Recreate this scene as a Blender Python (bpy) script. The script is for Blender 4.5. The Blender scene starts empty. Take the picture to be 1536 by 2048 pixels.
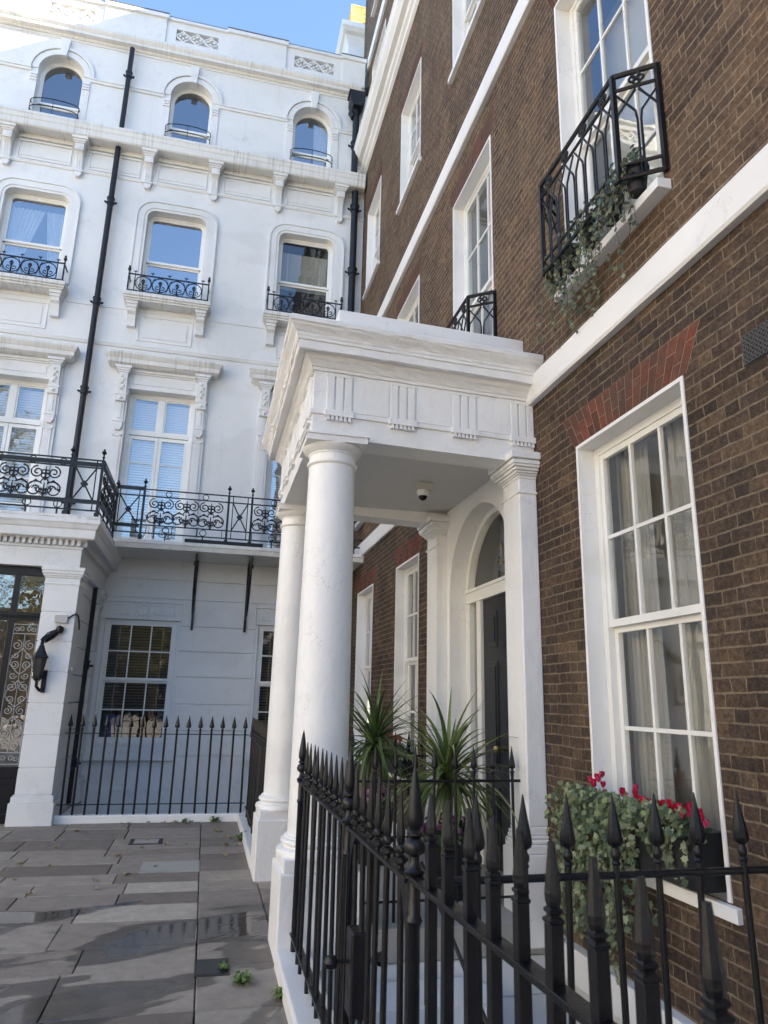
import bpy, bmesh, math, random
from mathutils import Vector, Matrix
R_ = math.radians
PI = math.pi
sc = bpy.context.scene
col = sc.collection
random.seed(7)

# ------------------------------------------------------------------ camera, sky, sun, exposure
cd = bpy.data.cameras.new('camera'); cam = bpy.data.objects.new('camera', cd); col.objects.link(cam)
sc.camera = cam
cd.sensor_fit = 'VERTICAL'; cd.sensor_height = 36.0; cd.lens = 1420/2048*36
cd.clip_start = 0.05; cd.clip_end = 2000
right = Vector((.97147, -.2362, .0214)).normalized(); fwd = Vector((.22306, .94059, .25602)).normalized()
up = right.cross(fwd).normalized(); right = fwd.cross(up).normalized()
cam.matrix_world = Matrix(((right.x, up.x, -fwd.x, 0), (right.y, up.y, -fwd.y, 0), (right.z, up.z, -fwd.z, 0), (0, 0, 0, 1)))
cd.dof.use_dof = True; cd.dof.focus_distance = 7.0; cd.dof.aperture_fstop = 6.6

SUN_TO = Vector((.77, -.40, .50)).normalized()
w = bpy.data.worlds.new('World'); sc.world = w; w.use_nodes = True
nt = w.node_tree; nt.nodes.clear()
sky = nt.nodes.new('ShaderNodeTexSky'); sky.sky_type = 'NISHITA'; sky.sun_disc = False
sky.sun_elevation = math.asin(SUN_TO.z); sky.sun_rotation = math.atan2(SUN_TO.x, SUN_TO.y)
sky.air_density = 1.0; sky.dust_density = .3; sky.ozone_density = 3.0
bg = nt.nodes.new('ShaderNodeBackground'); bg.inputs[1].default_value = 0.12
wo = nt.nodes.new('ShaderNodeOutputWorld')
nt.links.new(sky.outputs[0], bg.inputs[0]); nt.links.new(bg.outputs[0], wo.inputs[0])
sd = bpy.data.lights.new('sun', 'SUN'); sd.energy = 5.0; sd.angle = R_(.53); sd.color = (1, .86, .66)
so = bpy.data.objects.new('sun', sd); col.objects.link(so)
so.rotation_euler = (-SUN_TO).to_track_quat('-Z', 'Y').to_euler(); so.location = (20, -10, 30)
vs = sc.view_settings
sc.display_settings.display_device = 'sRGB'
vs.view_transform = 'Standard'; vs.look = 'None'; vs.gamma = 1; vs.use_curve_mapping = False
vs.exposure = 2.15
try:
    vs.use_white_balance = True; vs.white_balance_temperature = 6600; vs.white_balance_tint = 10
except Exception: pass

# ------------------------------------------------------------------ materials
def mat(name, color=(.8, .8, .8), rough=.5, metal=0, spec=.5):
    m = bpy.data.materials.new(name); m.use_nodes = True
    b = m.node_tree.nodes['Principled BSDF']
    b.inputs['Base Color'].default_value = (*color, 1); b.inputs['Roughness'].default_value = rough
    b.inputs['Metallic'].default_value = metal; b.inputs['Specular IOR Level'].default_value = spec
    return m
class G:
    """small node-graph writer"""
    def __init__(s, m): s.t = m.node_tree; s.b = s.t.nodes.get('Principled BSDF')
    def n(s, ty, **kw):
        x = s.t.nodes.new(ty)
        for k, v in kw.items(): setattr(x, k, v)
        return x
    def set(s, inp, v):
        if hasattr(v, 'is_linked') or isinstance(v, bpy.types.NodeSocket): s.t.links.new(v, inp)
        elif isinstance(v, tuple) and len(v) == 3 and inp.type == 'RGBA': inp.default_value = (*v, 1)
        else: inp.default_value = v
    def m(s, op, *a, clamp=False):
        x = s.n('ShaderNodeMath', operation=op, use_clamp=clamp)
        for i, v in enumerate(a): s.set(x.inputs[i], v)
        return x.outputs[0]
    def pos(s):
        g = s.n('ShaderNodeNewGeometry'); x = s.n('ShaderNodeSeparateXYZ'); s.t.links.new(g.outputs['Position'], x.inputs[0])
        return g, x.outputs
    def xyz(s, a, b, c):
        x = s.n('ShaderNodeCombineXYZ'); s.set(x.inputs[0], a); s.set(x.inputs[1], b); s.set(x.inputs[2], c); return x.outputs[0]
    def noise(s, vec, scale, detail=3, rough=.55, dist=0):
        x = s.n('ShaderNodeTexNoise'); s.set(x.inputs['Vector'], vec); x.inputs['Scale'].default_value = scale
        x.inputs['Detail'].default_value = detail; x.inputs['Roughness'].default_value = rough; x.inputs['Distortion'].default_value = dist
        return x.outputs[0]
    def ramp(s, f, stops, interp='LINEAR'):
        x = s.n('ShaderNodeValToRGB'); s.set(x.inputs[0], f); r = x.color_ramp; r.interpolation = interp
        while len(r.elements) < len(stops): r.elements.new(.5)
        for e, (p, c) in zip(r.elements, stops):
            e.position = p; e.color = (*c, 1) if isinstance(c, tuple) else (c, c, c, 1)
        return x.outputs[0]
    def mix(s, f, a, b, blend='MIX'):
        x = s.n('ShaderNodeMix', data_type='RGBA', blend_type=blend)
        s.set(x.inputs[0], f); s.set(x.inputs[6], a); s.set(x.inputs[7], b); return x.outputs[2]
    def bump(s, h, strength=.3, dist=.01):
        x = s.n('ShaderNodeBump'); s.set(x.inputs['Height'], h); x.inputs['Strength'].default_value = strength
        x.inputs['Distance'].default_value = dist; s.t.links.new(x.outputs[0], s.b.inputs['Normal'])
    def smooth(s, v, a, b):
        x = s.n('ShaderNodeMapRange', interpolation_type='SMOOTHSTEP')
        s.set(x.inputs[0], v); x.inputs[1].default_value = a; x.inputs[2].default_value = b; return x.outputs[0]

def paint(name, base=(.78, .78, .76), dirt=(.42, .41, .37), dirt_amt=.35, rough=.5, lump=.25, streak=0.0):
    m = mat(name, base, rough); g = G(m); ge, p = g.pos(); P = ge.outputs['Position']
    n1 = g.noise(P, 1.1, 5, .6); n2 = g.noise(P, 9, 4, .6)
    vert = g.xyz(g.m('MULTIPLY', p[0], 7.0), g.m('MULTIPLY', p[1], 7.0), g.m('MULTIPLY', p[2], .5))
    n3 = g.noise(vert, 1.4, 4, .65)
    d = g.m('MULTIPLY', g.smooth(n1, .48, .75), g.smooth(n2, .4, .8))
    d = g.m('ADD', g.m('MULTIPLY', d, dirt_amt), g.m('MULTIPLY', g.smooth(n3, .55, .85), dirt_amt*.55), clamp=True)
    pat = g.ramp(g.noise(g.xyz(p[0], p[1], g.m('MULTIPLY', p[2], 1.6)), .55, 2, .5), [(.40, .93), (.44, 1.0), (.58, 1.0), (.62, 1.03)])
    c = g.mix(1.0, g.mix(d, base, dirt), pat, 'MULTIPLY')
    cr = g.smooth(g.m('ABSOLUTE', g.m('SUBTRACT', g.noise(P, 2.6, 7, .62, .4), .5)), .0032, .0006)
    cr = g.m('MULTIPLY', cr, g.smooth(g.noise(P, 1.6, 2), .56, .62))
    c = g.mix(g.m('MULTIPLY', cr, .5), c, (.22, .21, .19))
    if streak:
        fine = g.xyz(g.m('MULTIPLY', p[0], 26.0), g.m('MULTIPLY', p[1], 3.0), g.m('MULTIPLY', p[2], 1.0))
        s = g.m('MULTIPLY', g.smooth(g.noise(fine, 1.0, 2, .5), .45, .66), g.smooth(g.noise(g.xyz(p[0], 0.0, g.m('MULTIPLY', p[2], .3)), 1.7, 4, .65), .38, .66))
        c = g.mix(g.m('MULTIPLY', s, streak), c, (.13, .12, .10))
    g.t.links.new(c, g.b.inputs['Base Color'])
    h = g.m('ADD', g.m('MULTIPLY', g.noise(P, 7, 5, .6), lump*2.2), g.m('MULTIPLY', g.noise(P, 60, 3), .3))
    g.bump(h, .5, .014)
    return m
M_stucco = paint('white_stucco_paint', (.75, .755, .75), (.46, .45, .41), .48, .5, .4)
M_portico = paint('white_masonry_paint', (.85, .845, .83), (.58, .55, .48), .28, .42, .9)
M_stain = paint('weathered_white_paint', (.74, .735, .71), (.40, .38, .33), .4, .55, .3, .40)
M_stain2 = paint('lightly_weathered_white_paint', (.75, .745, .725), (.42, .40, .35), .45, .55, .3, .22)
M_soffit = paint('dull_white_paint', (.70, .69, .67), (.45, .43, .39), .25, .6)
M_joinery = paint('white_joinery_gloss', (.80, .80, .77), (.6, .58, .52), .12, .28, .05)
M_trim = paint('white_band_paint', (.82, .815, .80), (.55, .53, .48), .2, .4, .3)
M_slab = paint('peeling_ledge', (.72, .71, .68), (.22, .2, .18), .9, .6, .6)

def brick(name, axis, tones, mortar, grime=.5, vertical=False, red=False):
    m = mat(name, (.1, .07, .05), .88, spec=.25); g = G(m); ge, p = g.pos(); P = ge.outputs['Position']
    U, V = p[axis], p[2]
    wob = g.noise(P, 3, 3); wob2 = g.noise(P, 14, 3); wob3 = g.noise(P, 70, 2); wob4 = g.noise(P, 16, 3, .6, 1.0)
    V = g.m('ADD', V, g.m('ADD', g.m('MULTIPLY', g.m('SUBTRACT', wob, .5), .022), g.m('MULTIPLY', g.m('SUBTRACT', wob4, .5), .012)))
    U = g.m('ADD', U, g.m('ADD', g.m('MULTIPLY', g.m('SUBTRACT', wob2, .5), .03), g.m('MULTIPLY', g.m('SUBTRACT', wob3, .5), .008)))
    if vertical:
        v = g.m('DIVIDE', V, .30); u = g.m('DIVIDE', U, .073)
        row = g.m('FLOOR', v); fv = g.m('FRACT', v); fu = g.m('FRACT', u); hid = 0.0
        e = g.m('MULTIPLY', g.m('MINIMUM', fu, g.m('SUBTRACT', 1.0, fu)), .073)
        dv = g.m('MULTIPLY', g.m('MINIMUM', fv, g.m('SUBTRACT', 1.0, fv)), .30)
    else:
        v = g.m('DIVIDE', V, .075); row = g.m('FLOOR', v); fv = g.m('FRACT', v)
        u = g.m('ADD', g.m('DIVIDE', U, .3375), g.m('MULTIPLY', g.m('FLOORED_MODULO', row, 2.0), .5)); fu = g.m('FRACT', u)
        hid = g.m('GREATER_THAN', fu, .667)
        e = g.m('MINIMUM', g.m('MINIMUM', fu, g.m('ABSOLUTE', g.m('SUBTRACT', fu, .667))), g.m('SUBTRACT', 1.0, fu))
        e = g.m('ADD', g.m('MULTIPLY', e, .3375*1.3), g.m('MULTIPLY', g.smooth(g.noise(P, 5, 3), .45, .7), .004)); dv = g.m('MULTIPLY', g.m('MINIMUM', fv, g.m('SUBTRACT', 1.0, fv)), .075)
    d = g.m('MINIMUM', e, dv)
    d = g.m('ADD', d, g.m('MULTIPLY', g.m('SUBTRACT', g.noise(P, 60, 4, .7), .5), .011))
    face = g.smooth(d, .0035, .0075) if not vertical else g.smooth(d, .001, .004)
    wn = g.n('ShaderNodeTexWhiteNoise', noise_dimensions='2D')
    g.t.links.new(g.xyz(g.m('ADD', g.m('MULTIPLY', g.m('FLOOR', u), 2.0), hid), row, 0.0), wn.inputs['Vector'])
    c = g.ramp(wn.outputs[0], tones)
    c = g.mix(.75, c, g.ramp(g.noise(P, 30, 6, .75), [(.33, (.22, .20, .19)), (.5, (.9, .88, .86)), (.66, (1.9, 1.75, 1.55))]), 'MULTIPLY')
    c = g.mix(1.0, c, g.ramp(g.noise(P, 1.7, 5, .7), [(.35, (.70, .66, .64)), (.5, (1.0, 1.0, 1.0)), (.68, (1.40, 1.33, 1.2))]), 'MULTIPLY')
    spot = g.smooth(g.noise(P, 120, 2), .62, .72)
    c = g.mix(g.m('MULTIPLY', spot, .35), c, (.30, .24, .18))
    mc = g.ramp(g.noise(P, 9, 5, .75), [(.32, tuple(k*.38 for k in mortar)), (.5, tuple(k*.85 for k in mortar)), (.68, tuple(k*1.25 for k in mortar))])
    sm = g.smooth(g.noise(P, 4.5, 5, .7), .50, .72)
    c = g.mix(g.m('MAXIMUM', face, g.m('MULTIPLY', sm, .8)), mc, c)
    c = g.mix(g.m('MULTIPLY', g.smooth(g.noise(P, 7, 5, .75, .8), .60, .74), .30), c, tuple(k*.9 for k in mortar))
    big = g.smooth(g.noise(P, .9, 5, .65), .40, .70)
    c = g.mix(g.m('MULTIPLY', g.m('MULTIPLY', big, grime), g.m('SUBTRACT', 1.25, g.m('MULTIPLY', g.m('SUBTRACT', 1.0, face), .6))), c, (.035, .03, .027))
    big2 = g.smooth(g.noise(g.xyz(p[1], p[2], p[0]), .7, 4, .6), .55, .8)
    c = g.mix(g.m('MULTIPLY', big2, .22), c, (.30, .23, .15))
    g.t.links.new(c, g.b.inputs['Base Color'])
    h = g.m('ADD', g.m('MULTIPLY', face, .8), g.m('MULTIPLY', g.noise(P, 55, 4, .7), .7))
    g.bump(h, .8, .008)
    return m
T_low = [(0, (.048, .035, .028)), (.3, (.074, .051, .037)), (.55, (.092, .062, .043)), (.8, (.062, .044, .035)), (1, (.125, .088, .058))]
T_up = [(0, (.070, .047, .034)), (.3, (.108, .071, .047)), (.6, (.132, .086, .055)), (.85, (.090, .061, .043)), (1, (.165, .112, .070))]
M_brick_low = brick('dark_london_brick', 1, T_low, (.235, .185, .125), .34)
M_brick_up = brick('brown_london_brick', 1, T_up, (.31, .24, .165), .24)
M_brick_side = brick('brown_brick_end_wall', 0, T_up, (.22, .18, .13), .5)
M_mort = paint('lime_mortar', (.30, .22, .15), (.14, .10, .08), .8, .9)
def redbrick(name, tones, dark):
    m = mat(name, (.2, .06, .04), .85, spec=.25); g = G(m); ge, p = g.pos(); P = ge.outputs['Position']
    c = g.ramp(ge.outputs['Random Per Island'], tones)
    c = g.mix(.7, c, g.ramp(g.noise(P, 26, 6, .75), [(.3, (.4, .4, .4)), (.7, (1.45, 1.35, 1.3))]), 'MULTIPLY')
    c = g.mix(g.m('MULTIPLY', g.smooth(g.noise(P, 3.2, 5, .7), .38, .62), dark), c, (.075, .052, .040))
    c = g.mix(g.m('MULTIPLY', g.smooth(g.noise(P, 11, 5, .7), .56, .72), .45), c, (.20, .145, .09))
    g.t.links.new(c, g.b.inputs['Base Color']); g.bump(g.noise(P, 60, 4, .7), .6, .006); return m
M_red = redbrick('red_gauged_brick', [(0, (.085, .04, .028)), (.4, (.17, .055, .035)), (.8, (.21, .065, .04)), (1, (.12, .06, .042))], .75)
M_red2 = redbrick('soft_red_gauged_brick', [(0, (.09, .045, .032)), (.5, (.145, .062, .042)), (1, (.11, .058, .042))], .6)

def iron(name, c=(.007, .007, .009), rough=.32):
    m = mat(name, c, rough, spec=.38); g = G(m); ge, p = g.pos(); P = ge.outputs['Position']
    g.bump(g.m('ADD', g.noise(P, 90, 3), g.m('MULTIPLY', g.noise(P, 25, 2), .6)), .35, .004)
    r = g.ramp(g.noise(P, 12, 3), [(.35, rough*.85), (.7, min(1, rough*1.3))]); g.t.links.new(r, g.b.inputs['Roughness'])
    cc = g.mix(g.smooth(g.noise(P, 22, 4, .7), .66, .9), c, (.018, .017, .016)); g.t.links.new(cc, g.b.inputs['Base Color'])
    return m
M_iron = iron('black_painted_iron', rough=.34)
M_pipe = iron('black_painted_pipe', (.014, .015, .020), .4)
M_darkdoor = mat('black_door_gloss', (.011, .011, .013), .28, spec=.3)
M_black = mat('matt_black', (.01, .01, .011), .6)
M_brass = mat('worn_brass', (.55, .38, .12), .3, 1)
M_gold = mat('gold_numeral', (.42, .33, .12), .45, .4)
M_cream = mat('cream_shutter', (.60, .57, .48), .6)
M_plaster = mat('interior_plaster', (.78, .74, .66), .9)
M_dark = mat('dark_interior', (.035, .033, .03), .9)
M_blind = mat('white_blind', (.72, .73, .72), .6); M_sheer = mat('grey_beige_curtain', (.31, .31, .29), .8)
M_dblind = mat('dark_wood_blind', (.24, .22, .20), .5)
M_grey = mat('grey_plastic', (.45, .45, .44), .5)
M_lead = mat('lead_sheet', (.10, .11, .12), .5)
M_limeb = mat('yellow_lime_brick', (.62, .45, .16), .9)
M_silver = mat('painted_silver_scrollwork', (.42, .42, .40), .4)

def glass(name, refl=.12, tint=(.75, .78, .76), wave=.15, ior=1.5):
    m = bpy.data.materials.new(name); m.use_nodes = True; g = G(m); t = m.node_tree
    t.nodes.remove(g.b); out = t.nodes['Material Output']
    tr = g.n('ShaderNodeBsdfTransparent'); tr.inputs[0].default_value = (*tint, 1)
    gl = g.n('ShaderNodeBsdfGlossy'); gl.inputs['Roughness'].default_value = .015; gl.inputs[0].default_value = (.95, .97, 1, 1)
    lw = g.n('ShaderNodeLayerWeight'); lw.inputs[0].default_value = .5
    ge, p = g.pos()
    b = g.n('ShaderNodeBump'); b.inputs['Strength'].default_value = wave; b.inputs['Distance'].default_value = .01
    t.links.new(g.noise(ge.outputs['Position'], 3.0, 2), b.inputs['Height']); t.links.new(b.outputs[0], gl.inputs['Normal'])
    f = g.m('ADD', refl, g.m('MULTIPLY', g.m('POWER', lw.outputs['Facing'], 4.0), .85), clamp=True)
    mx = g.n('ShaderNodeMixShader'); t.links.new(f, mx.inputs[0]); t.links.new(tr.outputs[0], mx.inputs[1]); t.links.new(gl.outputs[0], mx.inputs[2])
    t.links.new(mx.outputs[0], out.inputs[0]); return m
M_glass = glass('window_glass', .13, wave=.08)
M_glass_low = glass('clear_window_glass', .10, (.97, .97, .95), .10)
M_glass_sky = glass('reflective_window_glass', .36, (.75, .78, .8), .12)
M_glass_fr = glass('french_window_glass', .24, (.92, .93, .93), .12)
M_glass_top = glass('attic_window_glass', .26, (.7, .73, .75), .12)
M_glass_door = glass('door_glass', .26, (.6, .6, .58), .5)
M_glass_mid = glass('street_window_glass', .09, (.7, .72, .7), .2)

def leafy(name, stops, rough=.45, trans=.15):
    m = mat(name, (.08, .12, .05), rough, spec=.35); g = G(m)
    ge = g.n('ShaderNodeNewGeometry')
    c = g.ramp(ge.outputs['Random Per Island'], stops)
    n = g.noise(ge.outputs['Position'], 60, 2)
    c = g.mix(.5, c, g.ramp(n, [(.3, (.55, .55, .55)), (.7, (1.3, 1.3, 1.3))]), 'MULTIPLY')
    g.t.links.new(c, g.b.inputs['Base Color']); return m
M_ivy = leafy('variegated_ivy', [(0, (.035, .06, .03)), (.35, (.075, .11, .048)), (.6, (.14, .18, .085)), (.82, (.27, .30, .18)), (.9, (.06, .09, .04)), (1, (.20, .24, .09))])
M_ivy_dark = leafy('dark_ivy', [(0, (.02, .035, .015)), (.5, (.05, .075, .04)), (.8, (.10, .13, .07)), (1, (.19, .22, .13))])
M_cord = leafy('cordyline_leaf', [(0, (.07, .10, .025)), (.5, (.14, .19, .05)), (.82, (.22, .27, .085)), (.95, (.34, .30, .13)), (1, (.30, .20, .10))], .38)
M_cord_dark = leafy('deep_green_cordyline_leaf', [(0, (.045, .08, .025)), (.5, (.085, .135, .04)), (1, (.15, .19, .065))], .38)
M_tree = leafy('tree_foliage', [(0, (.06, .08, .02)), (.5, (.12, .13, .03)), (.8, (.22, .18, .04)), (1, (.3, .22, .05))])
M_weed = leafy('weed_leaf', [(0, (.08, .13, .03)), (1, (.16, .24, .07))])
M_pink = leafy('purple_petals', [(0, (.22, .04, .16)), (.5, (.36, .09, .28)), (.8, (.5, .2, .4)), (1, (.30, .05, .22))], .6)
M_pink2 = leafy('pale_pink_petals', [(0, (.36, .08, .26)), (.5, (.55, .25, .42)), (1, (.62, .42, .45))], .6)
M_redf = leafy('crimson_petals', [(0, (.28, .004, .02)), (.5, (.50, .01, .05)), (.8, (.55, .04, .13)), (1, (.60, .10, .22))], .5)
M_deadleaf = leafy('dry_leaf', [(0, (.20, .13, .06)), (.5, (.33, .25, .14)), (1, (.42, .36, .24))], .8)
M_bark = mat('bark', (.12, .09, .06), .9)
M_soil = mat('soil', (.03, .022, .015), 1)

# paving: per-slab colour, grime, and wet patches left by a hose
def paving(name):
    m = mat(name, (.12, .11, .10), .85); g = G(m); ge, p = g.pos(); P = ge.outputs['Position']
    c = g.ramp(ge.outputs['Random Per Island'], [(0, (.16, .134, .110)), (.3, (.25, .213, .178)), (.6, (.32, .28, .235)), (.85, (.20, .17, .144)), (1, (.44, .395, .33))])
    c = g.mix(.6, c, g.ramp(g.noise(P, 7, 6, .7), [(.3, (.6, .6, .6)), (.7, (1.25, 1.24, 1.2))]), 'MULTIPLY')
    c = g.mix(g.m('MULTIPLY', g.smooth(g.noise(P, 70, 3, .7), .55, .75), .4), c, (.28, .26, .23))
    flow = g.xyz(g.m('ADD', g.m('MULTIPLY', p[0], .8), g.m('MULTIPLY', p[1], -.25)), g.m('ADD', g.m('MULTIPLY', p[1], 1.7), g.m('MULTIPLY', p[0], -.45)), 0.0)
    wn = g.noise(flow, .95, 6, .46, .35)
    near = g.smooth(p[1], 8.6, 6.2)
    mask = g.smooth(g.m('ADD', wn, g.m('MULTIPLY', g.m('SUBTRACT', near, 1.0), .35)), .488, .500)
    pud = g.m('MULTIPLY', mask, g.smooth(wn, .56, .58))
    c = g.mix(mask, c, g.mix(.56, c, (.0, .0, .0)))
    c = g.mix(g.m('MULTIPLY', g.smooth(g.noise(P, 26, 5, .8), .60, .70), .5), c, (.07, .06, .05))
    g.t.links.new(c, g.b.inputs['Base Color'])
    r = g.m('SUBTRACT', .85, g.m('ADD', g.m('MULTIPLY', mask, .42), g.m('MULTIPLY', pud, .41)))
    g.t.links.new(r, g.b.inputs['Roughness'])
    h = g.m('MULTIPLY', g.m('ADD', g.m('MULTIPLY', g.noise(P, 14, 5, .6), 1.0), g.m('MULTIPLY', g.noise(P, 120, 2), .3)), g.m('SUBTRACT', 1.0, g.m('MULTIPLY', pud, .93)))
    g.bump(h, .5, .008)
    return m
M_pave = paving('sandstone_flags')
M_joint = mat('dark_joint', (.06, .052, .042), .95)
M_asphalt = mat('worn_asphalt', (.14, .135, .13), .9); M_groundp = mat('pale_paving', (.38, .35, .31), .9)
M_iron_cover = mat('rusty_cover', (.05, .045, .04), .55, .4)
M_cover_light = paint('pale_concrete', (.33, .32, .29), (.15, .14, .12), .6, .85)

# ------------------------------------------------------------------ geometry helpers
TI = lambda p: p
TB = lambda p: (2.6+p[2], p[0], p[1])      # brick front: u = world y, v = z, w = inwards (+x)
TW = lambda p: (p[0], 13.6+p[2], p[1])     # white front: u = world x, v = z, w = inwards (+y)
class MB:
    def __init__(s, T=TI): s.v = []; s.f = []; s.T = T
    def add(s, vs, fs):
        o = len(s.v); s.v += [s.T(tuple(p)) for p in vs]; s.f += [tuple(i+o for i in f) for f in fs]
    def box(s, a0, a1, b0, b1, c0, c1):
        v = [(a, b, c) for a in (a0, a1) for b in (b0, b1) for c in (c0, c1)]
        s.add(v, [(0, 1, 3, 2), (4, 6, 7, 5), (0, 4, 5, 1), (2, 3, 7, 6), (0, 2, 6, 4), (1, 5, 7, 3)]); return s
    def quad(s, *p): s.add(p, [tuple(range(len(p)))]); return s
    def prism(s, poly, f0, f1):
        n = len(poly); s.add([f0(p) for p in poly]+[f1(p) for p in poly], [tuple(range(n)), tuple(range(2*n-1, n-1, -1))]+[(i, (i+1) % n, n+(i+1) % n, n+i) for i in range(n)]); return s
    def lathe(s, prof, c=(0, 0, 0), n=24, cap=True, sq=False):
        o = []
        for r, z in prof:
            for k in range(n):
                a = 2*PI*k/n+(PI/4 if n == 4 else 0); rr = r*(1.414 if n == 4 else 1)
                o.append((c[0]+rr*math.cos(a), c[1]+rr*math.sin(a), c[2]+z))
        m = len(prof); fs = [(i*n+k, i*n+(k+1) % n, (i+1)*n+(k+1) % n, (i+1)*n+k) for i in range(m-1) for k in range(n)]
        if cap: fs += [tuple(range(n-1, -1, -1)), tuple(range((m-1)*n, m*n))]
        s.add(o, fs); return s
    def tube(s, pts, r, n=6, closed=False, cap=True):
        P = [Vector(p) for p in pts]; m = len(P)
        if m < 2: return s
        o = []; prev = None
        for i in range(m):
            if closed: t = P[(i+1) % m]-P[i-1]
            else: t = P[min(i+1, m-1)]-P[max(i-1, 0)]
            t = t.normalized() if t.length > 1e-9 else Vector((0, 0, 1))
            ref = Vector((0, 1, 0)) if abs(t.y) < .9 else Vector((1, 0, 0))
            a = t.cross(ref).normalized(); b = t.cross(a).normalized()
            if prev and a.dot(prev) < 0 and n % 2 == 0: a = -a; b = -b
            prev = a; rr = r[i] if isinstance(r, (list, tuple)) else r
            for k in range(n):
                q = 2*PI*k/n+PI/n; v = P[i]+a*rr*math.cos(q)+b*rr*math.sin(q); o.append(tuple(v))
        fs = []
        for i in range(m if closed else m-1):
            j = (i+1) % m
            for k in range(n): fs.append((i*n+k, i*n+(k+1) % n, j*n+(k+1) % n, j*n+k))
        if not closed and cap: fs += [tuple(range(n-1, -1, -1)), tuple(range((m-1)*n, m*n))]
        s.add(o, fs); return s
    def sweep(s, prof, path, jit=0, seg=0, ends=True):
        """prof: (outward, z); path: plan polyline, outward = to its right"""
        pp = []
        for i in range(len(path)-1):
            a = Vector(path[i]); b = Vector(path[i+1]); k = max(1, int((b-a).length/seg)) if seg else 1
            pp += [a+(b-a)*(j/k) for j in range(k)]
        pp.append(Vector(path[-1])); o = []; m = len(pp); n = len(prof)
        for i, q in enumerate(pp):
            d1 = (q-pp[i-1]).normalized() if i else None; d2 = (pp[i+1]-q).normalized() if i < m-1 else None
            n1 = Vector((d1.y, -d1.x)) if d1 else None; n2 = Vector((d2.y, -d2.x)) if d2 else None
            if n1 is None: nn = n2
            elif n2 is None: nn = n1
            else: nn = (n1+n2); nn = nn*(1/max(.2, nn.dot(n1)))
            for (dd, z) in prof:
                j = random.uniform(-jit, jit); o.append((q.x+nn.x*(dd+j), q.y+nn.y*(dd+j), z+random.uniform(-jit, jit)))
        fs = [(i*n+k, i*n+k+1, (i+1)*n+k+1, (i+1)*n+k) for i in range(m-1) for k in range(n-1)]
        fs += [(i*n+n-1, i*n, (i+1)*n, (i+1)*n+n-1) for i in range(m-1)]
        if ends: fs += [tuple(range(n)), tuple(range(m*n-1, (m-1)*n-1, -1))]
        s.add(o, fs); return s
    def build(s, name, m, parent=None, smooth=False, bevel=0, fix=True, xf=None):
        me = bpy.data.meshes.new(name)
        vs_ = [xf(p) for p in s.v] if xf else s.v
        me.from_pydata(vs_, [], s.f); me.materials.append(m)
        if fix:
            b = bmesh.new(); b.from_mesh(me); bmesh.ops.recalc_face_normals(b, faces=b.faces); b.to_mesh(me); b.free()
        if smooth:
            for p in me.polygons: p.use_smooth = True
            if smooth != 'full':
                try: me.set_sharp_from_angle(angle=R_(40))
                except Exception: pass
        o = bpy.data.objects.new(name, me); col.objects.link(o)
        if parent:
            o.parent = parent; o.matrix_parent_inverse = parent.matrix_world.inverted()
        if bevel:
            md = o.modifiers.new('bevel', 'BEVEL'); md.width = bevel; md.segments = 2; md.limit_method = 'ANGLE'; md.angle_limit = R_(35)
        return o
def tag(o, label=None, cat=None, group=None, kind=None):
    if label: o['label'] = label
    if cat: o['category'] = cat
    if group: o['group'] = group
    if kind: o['kind'] = kind
    return o
def thing(name, label, cat, loc=(0, 0, 0), group=None):
    o = bpy.data.objects.new(name, None); col.objects.link(o); o.location = loc; o.empty_display_size = .1
    o.matrix_world = Matrix.Translation(loc)
    return tag(o, label, cat, group)
def copy_tree(o, parent=None):
    c = o.copy(); col.objects.link(c)
    if parent: c.parent = parent
    for ch in list(o.children): copy_tree(ch, c)
    return c
def spiral(cx, cz, r0, a0, turns, shrink=.25, n=22, sgn=1):
    return [(cx+(r0*(1-(1-shrink)*k/n))*math.cos(a0+sgn*turns*2*PI*k/n), cz+(r0*(1-(1-shrink)*k/n))*math.sin(a0+sgn*turns*2*PI*k/n)) for k in range(n+1)]
def circ(cx, cz, r, n=16, a0=0, a1=2*PI): return [(cx+r*math.cos(a0+(a1-a0)*k/n), cz+r*math.sin(a0+(a1-a0)*k/n)) for k in range(n+(0 if a1-a0 > 6.28 else 1))]

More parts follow.
